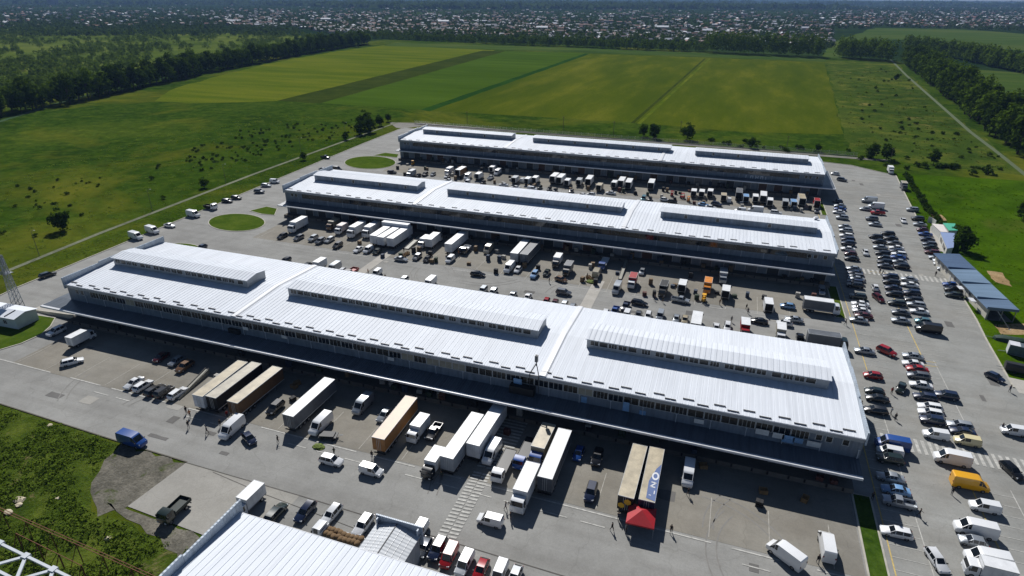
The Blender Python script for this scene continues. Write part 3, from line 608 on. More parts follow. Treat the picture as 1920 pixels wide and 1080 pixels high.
for y in (-4.6, 6.2, 14.3): b = MB(); b.box(-3.17, -3.105, y-.5, y+.5, .05, 2.2); b.build('door', pm('white door', (200, 200, 196), .5), t)
for y in (-12.6, -4.6): b = MB(); b.box(-5.2, -3.95, y-1.2, y+1.2, 2.5, 2.62); b.build('porch_roof', EDGE, t)
def cabin(name, label, pts, z, roof, wall, win=True, group=None):
    P = [at(x, y, z) for x, y in pts]; c = sum(P, Vector())/len(P); c.z = 0
    t = empty(name, label, 'cabin', c, 0, group); b = MB(); L = [p-c for p in P]; L2 = [Vector((p.x*.94, p.y*.94, 0)) for p in L]
    b.hexa([(*p[:2], .1) for p in L2]+[(*p[:2], z-.12) for p in L2]); b.build('wall', wall, t)
    b = MB(); b.hexa([(*p[:2], z-.115) for p in L]+[(*p[:2], z) for p in L]); b.build('roof', roof, t)
    return t, L2
WALLW = pm('cabin white', (204, 204, 198), .6, .12, .8)
cabin('site_cabin', 'small white roofed cabin beside the teal roofed one', [(1764, 434.5), (1777, 435), (1768, 421), (1747, 419)], 2.8, pm('cabin roof cream', (226, 218, 212), .5, .08), WALLW)
cabin('site_cabin', 'small cabin with a teal green roof by the lawn', [(1779, 432), (1796, 432), (1791, 419), (1768, 418)], 2.6, pm('teal roof', (78, 178, 146), .5, .15, 1), WALLW)
t, L2 = cabin('site_cabin', 'small cabin with lavender blue roof and white front wall', [(1776, 466), (1788, 464), (1790, 437), (1763, 435)], 3.0, pm('lavender roof', (140, 158, 196), .45, .1, .8), WALLW)
b = MB(); a, c = L2[3], L2[0]
for f0, f1 in ((.15, .4), (.55, .85)):
    p, q = a.lerp(c, f0), a.lerp(c, f1); b.hexa([(p.x-.05, p.y, .9), (q.x-.05, q.y, .9), (q.x-.02, q.y, .9), (p.x-.02, p.y, .9), (p.x-.05, p.y, 2.2), (q.x-.05, q.y, 2.2), (q.x-.02, q.y, 2.2), (p.x-.02, p.y, 2.2)])
b.build('window', GLASS, t)
q = at(1745, 425); t = empty('curved_screen', 'curved cream fabric screen beside the parked cars', 'screen', q); b = MB()
for k in range(7):
    a0, a1 = k*.2, (k+1)*.2; f = lambda a, r: (1.6*math.sin(a)*r, 5.2*math.cos(a)*r)
    b.hexa([(*f(a0, .97), 0), (*f(a1, .97), 0), (*f(a1, 1), 0), (*f(a0, 1), 0), (*f(a0, .97), 2.2), (*f(a1, .97), 2.2), (*f(a1, 1), 2.2), (*f(a0, 1), 2.2)])
b.build('fabric', WALLW, t); b = MB(); b.bar((0, 5.1, 0), (0, 5.1, 2.4), .1); b.bar((1.5, 1.0, 0), (1.5, 1.0, 2.4), .1); b.build('post', STEEL, t)
c = at(1893, 640); t = empty('tarpaulin_cover', 'dark green tarpaulin stretched over a long load on the grass', 'tarpaulin', (c.x, c.y, .05), R(-4))
b = MB(); rg = []
for k, (x, wd, h) in enumerate(((-3.6, .2, .3), (-3.2, .9, .9), (-1.5, 1.25, 1.35), (1, 1.3, 1.2), (3.4, 1.1, 1.4), (4.6, .7, .6))): rg.append([(x, -wd, 0), (x, -wd*.8, h*.7), (x, 0, h), (x, wd*.8, h*.75), (x, wd, 0)])
b.loft(rg); b.build('cover', pm('green tarp', (36, 62, 50), .55, .35, 1.2), t, 40); b = MB(); b.bar((-3.6, 0, .3), (-5.2, 0, .35), .1); b.build('drawbar', STEEL, t)
c = at(1912, 666); t = empty('storage_container', 'grey storage container with a white end on the grass', 'container', (c.x, c.y, .05), R(-12))
b = MB(); b.box(-2.6, 3.4, -1.2, 1.2, .2, 2.6); b.build('body', pm('container grey', (92, 104, 112), .5, .25, .8), t); b = MB(); b.box(-2.68, -2.6, -1.2, 1.2, .2, 2.7); b.box(-2.6, -.6, -1.2, 1.2, 2.6, 2.68); b.build('end_panel', EDGE, t)
b = MB(); b.bar((-2.7, 0, .25), (-4.4, -.6, .25), .12); b.box(-2, 3, -1, 1, 0, .2); b.build('skid', STEEL, t)
c = at(1900, 697); t = empty('covered_trailer', 'black covered trailer with drawbar beside the car park exit', 'trailer', (c.x, c.y, .1), R(-10))
b = MB(); b.loft([[(x, -1.1*s, .5), (x, -1.1*s, 1.6), (x, -.6*s, 2.1), (x, .6*s, 2.1), (x, 1.1*s, 1.6), (x, 1.1*s, .5)] for x, s in ((-1.9, .9), (-1.5, 1), (1.6, 1), (1.9, .92))]); b.build('cover', pm('black canvas', (34, 36, 38), .5, .2), t, 40)
b = MB(); b.bar((-1.9, 0, .5), (-3.3, 0, .5), .1); b.build('drawbar', STEEL, t)
for s in (-1.15, 1.15): b = MB(); b.tube((0, s-.1, .33), (0, s+.1, .33), .33, n=14); b.build('wheel', TYRE, t)
q0, q1 = at(1871, 584, 3.4), at(1893, 618, .1); t = empty('stay_pole', 'slim grey prop pole leaning on the blue roofed porch', 'pole', q1); b = MB(); b.bar((0, 0, 0), q0-q1, .14); b.build('pole', STEEL, t); b = MB(); b.box(-.25, .25, -.25, .25, -.1, .06); b.build('foot', CONC, t)
# ------------------------------------------------------------------ fence and poles
t = empty('boundary_fence', 'grey mesh fence behind the farthest warehouse', 'fence', (-196, 371.5, .1))
L = 262; b = MB(); b.box(0, L, -.06, .06, 0, .35); b.build('base_wall', KERB, t)
pm_ = mk(lambda m: (m.box(-.07, .07, -.07, .07, .35, 2.1), m.box(-.05, .05, -.05, .25, 2.1, 2.3)), 'post', [KERB]); x = 0
while x < L: link('post', pm_, t, (x, 0, 0)); x += 4.0
b = MB()
for z in (.6, .9, 1.2, 1.5, 1.8, 2.0): b.box(0, L, -.02, .02, z, z+.035)
b.build('wire', STEEL, t)
POLE = pm('pole grey', (120, 116, 106), .7, .2); WOODP = pm('weathered wood pole', (94, 86, 74), .85, .3, 2)
lamp_me = {'pole': mk(lambda m: m.tube((0, 0, 0), (0, 0, 8.6), .1, .06, 8), 'pole', [POLE]), 'arm': mk(lambda m: m.bar((0, 0, 8.5), (1.3, 0, 8.9), .07), 'arm', [POLE]),
           'lamp_head': mk(lambda m: m.hexa([(1.2, -.14, 8.84), (1.9, -.14, 8.9), (1.9, .14, 8.9), (1.2, .14, 8.84), (1.25, -.1, 8.98), (1.85, -.1, 9.0), (1.85, .1, 9.0), (1.25, .1, 8.98)]), 'lamp_head', [FRAME])}
for k, (px, py, d) in enumerate(((74, 480, 0), (286, 396, 0), (424, 344, 0), (565, 290, 0), (648, 258, 0))):
    t = empty('street_lamp', '%s street lamp from the front in the line along the fence path' % ('first', 'second', 'third', 'fourth', 'fifth')[k], 'street lamp', (*at(px, py)[:2], 0), R(d), 'street lamps along the fence path')
    for n_, me in lamp_me.items(): link(n_, me, t)
up_me = {'pole': mk(lambda m: m.tube((0, 0, 0), (0, 0, 8), .14, .1, 8), 'pole', [WOODP]), 'crossarm': mk(lambda m: m.box(-.9, .9, -.06, .06, 7.4, 7.55), 'crossarm', [WOODP])}
for k, (px, py) in enumerate(((876, 232), (1056, 242), (1150, 252), (1275, 252), (1668, 306), (1474, 282))):
    t = empty('utility_pole', '%s wooden utility pole from the left behind the farthest warehouse' % ('first', 'second', 'third', 'fourth', 'sixth', 'fifth')[k], 'utility pole', (*at(px, py)[:2], 0), rnd.uniform(0, 1), 'utility poles behind the farthest warehouse')
    for n_, me in up_me.items(): link(n_, me, t)
# ------------------------------------------------------------------ vehicles
PAINT = {'white': (226, 228, 230), 'silver': (160, 166, 172), 'grey': (98, 102, 108), 'black': (20, 21, 24), 'dark blue': (26, 38, 66), 'blue': (30, 74, 146), 'light blue': (118, 160, 204), 'red': (158, 22, 26), 'dark red': (82, 18, 22),
         'dark green': (28, 42, 38), 'yellow': (236, 172, 8), 'cream': (216, 204, 160), 'brown': (112, 82, 54), 'orange': (214, 130, 30), 'beige': (170, 163, 146), 'tan': (176, 164, 138), 'teal': (92, 136, 144), 'ochre': (158, 108, 56), 'pink': (206, 190, 186)}
def paint(c):
    n = 'paint '+c
    if n in _M: return _M[n]
    dk = sum(PAINT[c]) < 330
    return pm(n, PAINT[c], .3, .05, .4, 0.0 if not c in ('silver', 'grey', 'teal') else .35, .7)
SHAPES = {  # length stations: x, bottom, belt height, belt half width, top height, top half width
 'sedan': (4.5, [(2.22, .34, .56, .66, .6, .56), (2.08, .22, .68, .8, .72, .62), (1.0, .2, .86, .87, .93, .66), (.28, .2, .88, .88, 1.42, .58), (-.85, .2, .9, .88, 1.42, .58), (-1.55, .2, .92, .86, 1.02, .66), (-2.1, .24, .9, .8, .96, .62), (-2.24, .36, .68, .7, .74, .58)], 3, 4, .33, 1.32),
 'hatch': (3.9, [(1.93, .34, .58, .66, .62, .54), (1.8, .22, .7, .78, .76, .6), (.98, .2, .88, .83, .95, .64), (.3, .2, .9, .84, 1.48, .58), (-1.2, .2, .93, .84, 1.46, .57), (-1.75, .22, .95, .8, 1.08, .66), (-1.93, .34, .75, .74, .85, .6)], 3, 4, .31, 1.2),
 'wagon': (4.6, [(2.26, .34, .58, .68, .62, .56), (2.1, .22, .7, .82, .75, .62), (1.05, .2, .88, .88, .95, .66), (.35, .2, .9, .89, 1.47, .6), (-1.75, .2, .94, .88, 1.46, .59), (-2.15, .24, .96, .84, 1.1, .68), (-2.28, .36, .72, .76, .85, .6)], 3, 4, .33, 1.36),
 'suv': (4.5, [(2.2, .4, .74, .7, .78, .6), (2.06, .28, .88, .84, .93, .68), (1.05, .26, 1.04, .9, 1.1, .7), (.4, .26, 1.06, .91, 1.7, .64), (-1.7, .26, 1.1, .9, 1.7, .63), (-2.08, .3, 1.1, .86, 1.3, .7), (-2.22, .42, .85, .8, 1.0, .64)], 3, 4, .37, 1.34),
 'caddy': (4.4, [(2.15, .36, .7, .7, .74, .6), (2.02, .24, .84, .82, .9, .66), (1.3, .22, 1.02, .88, 1.08, .7), (.68, .22, 1.06, .89, 1.8, .7), (-1.95, .22, 1.08, .89, 1.84, .72), (-2.1, .24, 1.08, .87, 1.7, .72), (-2.16, .36, .9, .84, 1.1, .7)], 3, 4, .32, 1.3),
 'van': (5.8, [(2.86, .42, .9, .8, .95, .7), (2.7, .3, 1.08, .95, 1.16, .8), (2.1, .28, 1.3, 1.0, 1.38, .82), (1.35, .28, 1.4, 1.0, 2.3, .84), (.9, .28, 1.4, 1.0, 2.48, .86), (-2.7, .28, 1.42, 1.0, 2.5, .87), (-2.86, .34, 1.42, .97, 2.36, .85)], 3, 5, .35, 1.8),
 'pickup': (5.1, [(2.5, .4, .76, .7, .8, .6), (2.36, .3, .92, .86, .97, .68), (1.3, .28, 1.06, .9, 1.12, .7), (.65, .28, 1.08, .91, 1.72, .62), (-.35, .28, 1.1, .9, 1.72, .62), (-.62, .28, 1.1, .9, 1.14, .8)], 3, 4, .37, 1.55)}
DARKT = pm('dark trim', (30, 31, 33), .6)
def wheel_me(r, wd):
    mb = MB(); mb.tube((0, -wd/2, r), (0, wd/2, r), r, n=14, m=0)
    for s in (-1, 1): mb.tube((0, s*(wd/2-.01), r), (0, s*(wd/2+.012), r), r*.62, r*.55, 12, 1)
    return mb.mesh('wheel', [TYRE, RIM])
def inset(p, f=.1, off=.014, centre=None):
    p = [Vector(q) for q in p]; c = sum(p, Vector())/4; nrm = (p[1]-p[0]).cross(p[3]-p[0])
    if nrm.length < 1e-6: nrm = (p[2]-p[1]).cross(p[3]-p[2])
    nrm.normalize()
    if centre is not None and nrm.dot(c-centre) < 0: nrm = -nrm
    return [q.lerp(c, f)+nrm*off for q in p]
_V = {}
def shape_parts(kind):
    if kind in _V: return _V[kind]
    L, st, i0, i1, wr, wb = SHAPES[kind]; out = []
    def ring(s):
        x, zb, zl, wl, zt, wt = s; zm = zb+(zl-zb)*.55
        return [(x, -wl*.88, zb), (x, -wl*1.0, zm), (x, -wl*.97, zl), (x, -wt, zt), (x, wt, zt), (x, wl*.97, zl), (x, wl, zm), (x, wl*.88, zb)]
    rings = [ring(s) for s in st]; mb = MB(); mb.loft(rings)
    if kind == 'pickup':
        mb.box(-2.5, -.6, -.9, -.82, .5, 1.1); mb.box(-2.5, -.6, .82, .9, .5, 1.1); mb.box(-2.52, -2.44, -.9, .9, .5, 1.1); mb.box(-2.5, -.6, -.82, .82, .45, .55)
    out.append(('body', mb.mesh('body', [DARKT], 38), 'paint', (0, 0, 0)))
    C = Vector((0, 0, .9)); g = MB(); a, b = rings[i0-1], rings[i0]; g.poly(inset([a[3], a[4], b[4], b[3]], .1, .016, C)); out.append(('windscreen', g.mesh('windscreen', [GLASS], fix=False), None, (0, 0, 0)))
    j = i1; a, b = rings[j], rings[j+1]
    if kind not in ('van',):
        g = MB(); g.poly(inset([a[3], a[4], b[4], b[3]], .14, .016, C)); out.append(('rear_window', g.mesh('rear_window', [GLASS], fix=False), None, (0, 0, 0)))
    for (lo, hi) in ((2, 3), (5, 4)):
        g = MB(); segs = list(range(i0-1, i1+1)) if kind not in ('van', 'caddy') else [i0-1, i0]
        for k in segs:
            a, b = rings[k], rings[k+1]
            A, B, Cc, D_ = Vector(a[lo]), Vector(b[lo]), Vector(b[hi]), Vector(a[hi])
            if kind == 'caddy' and k == i0: B = A.lerp(B, .38); Cc = D_.lerp(Cc, .38)
            if kind in ('wagon', 'suv', 'hatch', 'sedan') and k == i0:       # doors: split by a pillar
                m1, m2 = A.lerp(B, .5), D_.lerp(Cc, .5); g.poly(inset([A, m1, m2, D_], .1, .014, C)); g.poly(inset([m1, B, Cc, m2], .1, .014, C)); continue
            if (Cc-B).length < .25 and (D_-A).length < .25: continue
            g.poly(inset([A, B, Cc, D_], .13, .014, C))
        if g.f: out.append(('side_window', g.mesh('side_window', [GLASS], fix=False), None, (0, 0, 0)))
    wm = wheel_me(wr, .22); w2 = st[2][3]*.96-.1
    for sx in (wb, -wb+.02):
        for sy in (-w2, w2): out.append(('wheel', wm, None, (sx, sy, 0)))
    nose = st[1]; hl = mk(lambda m: m.hexa([(-.1, -.17, -.09), (.1, -.17, -.09), (.04, .17, -.09), (-.1, .17, -.09), (-.16, -.17, .08), (.02, -.17, .08), (-.02, .17, .08), (-.16, .17, .08)]), 'headlight', [LAMPG])
    zt = nose[2]-.03
    for s in (-1, 1): out.append(('headlight', hl, None, (nose[0]+.03, s*nose[3]*.76, zt)))
    xr, _, zl, wl, _, _ = st[-1] if kind != 'pickup' else (-2.53, 0, .95, .86, 0, 0)
    tl = mk(lambda m: m.box(-.05, .05, -.09, .09, -.13, .13), 'tail_light', [TAILR])
    for s in (-1, 1): out.append(('tail_light', tl, None, (xr-.0, s*wl*.86, zl)))
    mr = mk(lambda m: m.box(-.07, .07, -.09, .09, -.07, .07), 'mirror', [DARKT]); x2 = st[2][0]-.12
    for s in (-1, 1): out.append(('mirror', mr, None, (x2, s*(st[2][3]+.06), st[2][2]+.1)))
    _V[kind] = out; return out
def cab_parts(x, wd, ht, z0=.55, ln=1.75):
    h = wd/2; out = []
    rg = [[(xx, -h*q, zb), (xx, -h*q, zb+(zt-zb)*.45), (xx, -h*q*t, zt), (xx, h*q*t, zt), (xx, h*q, zb+(zt-zb)*.45), (xx, h*q, zb)] for xx, q, t, zb, zt in ((x+ln, .9, .9, z0, z0+(ht-z0)*.5), (x+ln-.08, 1, .95, z0-.1, z0+(ht-z0)*.55), (x+ln-.32, 1, .9, z0-.1, ht-.12), (x+ln-.6, 1, .9, z0-.1, ht), (x, 1, .92, z0-.1, ht))]
    mb = MB(); mb.loft(rg); out.append(('cab', mb.mesh('cab', [DARKT], 35), 'cab', (0, 0, 0))); C = Vector((x+ln/2, 0, z0+.6))
    g = MB(); a, b = rg[1], rg[2]; g.poly(inset([a[2], a[3], b[3], b[2]], .06, .02, C)); out.append(('windscreen', g.mesh('windscreen', [GLASS], fix=False), None, (0, 0, 0)))
    for i, j in ((1, 2), (4, 3)):
        g = MB(); a, b = rg[3], rg[4]; A, B, Cc, D_ = (Vector(q) for q in (a[i], b[i], b[j], a[j])); g.poly(inset([A.lerp(B, -.1), A.lerp(B, .7), D_.lerp(Cc, .7), D_.lerp(Cc, .0)], .12, .02, C)); out.append(('side_window', g.mesh('side_window', [GLASS], fix=False), None, (0, 0, 0)))
    hl = mk(lambda m: m.box(-.06, .04, -.17, .17, -.1, .1), 'headlight', [LAMPG])
    for s in (-1, 1): out.append(('headlight', hl, None, (x+ln+.0, s*h*.72, z0+.22)))
    mr = mk(lambda m: m.box(-.06, .06, -.1, .1, -.22, .2), 'mirror', [DARKT])
    for s in (-1, 1): out.append(('mirror', mr, None, (x+ln-.35, s*(h+.14), z0+(ht-z0)*.66)))
    return out
def cargo(x0, x1, wd, z0, z1, name='cargo_box', ribs=True):
    h = wd/2; mb = MB(); mb.box(x0, x1, -h, h, z0, z1-.05, 0)
    mb.box(x0, x1, -h, h, z1-.047, z1, 1)                                  # roof skin
    for s in (-1, 1):
        mb.box(x0, x1, s*h-.02, s*h+.035, z1-.14, z1+.02, 2); mb.box(x0, x1, s*h-.02, s*h+.035, z0-.02, z0+.12, 2)
    for x in (x0, x1): mb.box(x-.03, x+.03, -h-.02, h+.02, z1-.12, z1+.025, 2)
    if ribs:
        x = x0+.6
        while x < x1-.2:
            for s in (-1, 1): mb.box(x-.03, x+.03, s*h-.01, s*h+.022, z0+.12, z1-.14, 0)
            x += 1.2
    mb.box(x0-.04, x0-.002, -.03, .03, z0, z1-.12, 2)
    for s in (-.35, .35): mb.box(x0-.05, x0-.002, s-.02, s+.02, z0+.1, z1-.2, 2)
    return mb
def truck_parts(kind):
    if kind in _V: return _V[kind]
    out = []; wm = wheel_me(.46, .28); ws = wheel_me(.4, .24)
    def chassis(x0, x1, wd, z=.75): return mk(lambda m: (m.box(x0, x1, -wd*.35, wd*.35, z-.25, z), m.box(x0+1.4, x0+2.6, -wd*.46, -wd*.3, z-.35, z-.02), m.box(x0-.02, x0+.1, -wd*.45, wd*.45, z-.4, z-.2)), 'chassis', [DARKT])
    if kind == 'boxtruck':
        out += cab_parts(1.35, 2.0, 2.3); out.append(('cargo_box', cargo(-3.0, 1.25, 2.15, .9, 3.05).mesh('cargo_box', [DARKT, DARKT, FRAME]), 'box', (0, 0, 0))); out.append(('chassis', chassis(-3, 1.35, 2.0), None, (0, 0, 0)))
        for x in (2.2, -1.9):
            for s in (-.9, .9): out.append(('wheel', ws, None, (x, s, 0)))
    elif kind == 'truck':
        out += cab_parts(2.75, 2.4, 2.9, .7); out.append(('cargo_box', cargo(-4.6, 2.6, 2.5, 1.05, 3.75).mesh('cargo_box', [DARKT, DARKT, FRAME]), 'box', (0, 0, 0))); out.append(('chassis', chassis(-4.6, 2.75, 2.4, .95), None, (0, 0, 0)))
        for x in (3.7, -2.2, -3.3):
            for s in (-1.05, 1.05): out.append(('wheel', wm, None, (x, s, 0)))
    elif kind == 'trailer':                                               # box semi-trailer, front at +x
        out.append(('cargo_box', cargo(-6.8, 6.8, 2.55, 1.15, 4.0).mesh('cargo_box', [DARKT, DARKT, FRAME]), 'box', (0, 0, 0))); out.append(('chassis', mk(lambda m: (m.box(-6.7, 6.0, -.5, .5, .85, 1.13), m.box(-6.85, -6.7, -1.2, 1.2, .45, .65), m.box(-2.5, 1.5, -1.2, -1.05, .5, 1.0), m.box(-2.5, 1.5, 1.05, 1.2, .5, 1.0)), 'chassis', [DARKT]), None, (0, 0, 0)))
        for x in (-5.2, -3.9, -2.6):
            for s in (-1.1, 1.1): out.append(('wheel', wm, None, (x, s, 0)))
        lg = mk(lambda m: (m.box(-.08, .08, -.08, .08, 0, 1.1), m.box(-.18, .18, -.18, .18, 0, .06)), 'landing_leg', [STEEL])
        for s in (-.8, .8): out.append(('landing_leg', lg, None, (4.2, s, 0)))
        out.append(('cooling_unit', mk(lambda m: (m.box(6.83, 7.2, -.9, .9, 2.4, 3.7), m.box(7.2, 7.24, -.7, .7, 2.7, 3.4)), 'cooling_unit', [DARKT]), None, (0, 0, 0)))
    elif kind in ('flatbed', 'dropside'):
        out += cab_parts(1.6, 2.1, 2.35, .6); ln = 6.6 if kind == 'flatbed' else 3.4; x0 = 1.45-ln
        def bed(m):
            m.box(x0, 1.45, -1.1, 1.1, .95, 1.1)
            m.box(1.38, 1.48, -1.1, 1.1, 1.1, 1.9)
            hh = 1.55 if kind == 'dropside' else 1.2
            for s in (-1.1, 1.06): m.box(x0, 1.4, s, s+.045, 1.1, hh)
            m.box(x0-.02, x0+.03, -1.1, 1.1, 1.1, hh)
        out.append(('cargo_bed', mk(bed, 'cargo_bed', [DARKT]), 'box', (0, 0, 0))); out.append(('chassis', chassis(x0, 1.6, 2.0), None, (0, 0, 0)))
        for x in ([2.5, x0+1.2] + ([x0+2.2] if kind == 'flatbed' else [])):
            for s in (-.92, .92): out.append(('wheel', ws, None, (x, s, 0)))
    elif kind == 'forklift':
        out.append(('body', mk(lambda m: (m.box(-1.0, .9, -.55, .55, .3, .95), m.hexa([(-1.1, -.5, .45), (-.4, -.5, .45), (-.4, .5, .45), (-1.1, .5, .45), (-1.0, -.45, 1.25), (-.4, -.45, 1.2), (-.4, .45, 1.2), (-1.0, .45, 1.25)])), 'body', [DARKT]), 'paint', (0, 0, 0)))
        out.append(('roof_guard', mk(lambda m: ([m.bar((x, y, .9), (x*.7, y, 2.1), .07) for x in (-.8, .7) for y in (-.5, .5)], m.box(-.65, .6, -.55, .55, 2.1, 2.18)), 'roof_guard', [DARKT]), 'box', (0, 0, 0)))
        out.append(('mast', mk(lambda m: (m.box(.95, 1.1, -.42, -.3, .1, 2.4), m.box(.95, 1.1, .3, .42, .1, 2.4), m.box(.95, 1.08, -.4, .4, 2.2, 2.3), m.box(.98, 1.05, -.3, .3, 1.1, 1.2)), 'mast', [DARKT]), None, (0, 0, 0)))
        out.append(('fork', mk(lambda m: [m.box(1.1, 2.1, s-.06, s+.06, .1, .16) for s in (-.28, .28)], 'fork', [STEEL]), None, (0, 0, 0))); w3 = wheel_me(.3, .2)
        for x in (.6, -.7):
            for s in (-.5, .5): out.append(('wheel', w3, None, (x, s, 0)))
    _V[kind] = out; return out
WORD = {'sedan': ('saloon car', 'car'), 'hatch': ('hatchback', 'car'), 'wagon': ('estate car', 'car'), 'suv': ('tall SUV', 'car'), 'caddy': ('small van', 'van'), 'van': ('panel van', 'van'), 'pickup': ('pickup', 'pickup'),
        'boxtruck': ('short box lorry', 'truck'), 'truck': ('long box lorry', 'truck'), 'trailer': ('box semi-trailer', 'trailer'), 'flatbed': ('flatbed lorry', 'truck'), 'dropside': ('dropside lorry', 'truck'), 'forklift': ('forklift', 'forklift')}
NAME = {'sedan': 'saloon_car', 'hatch': 'hatchback', 'wagon': 'estate_car', 'suv': 'suv', 'caddy': 'small_van', 'van': 'panel_van', 'pickup': 'pickup_truck', 'boxtruck': 'box_lorry', 'truck': 'long_box_lorry', 'trailer': 'semi_trailer', 'flatbed': 'flatbed_lorry', 'dropside': 'dropside_lorry', 'forklift': 'forklift'}
DIM = {'sedan': (4.5, 1.8, .7), 'hatch': (3.9, 1.72, .72), 'wagon': (4.6, 1.82, .72), 'suv': (4.5, 1.86, .85), 'caddy': (4.4, 1.8, .95), 'van': (5.8, 2.05, 1.3), 'pickup': (5.1, 1.86, .85), 'boxtruck': (6.2, 2.2, 1.6), 'truck': (9.2, 2.55, 2.0), 'trailer': (13.8, 2.6, 4.0), 'flatbed': (8.4, 2.25, 1.1), 'dropside': (5.4, 2.25, 1.2), 'forklift': (3.0, 1.1, 1.1)}
ZG = .15
HD = {'U': 90, 'D': 270, 'L': 180, 'R': 0}
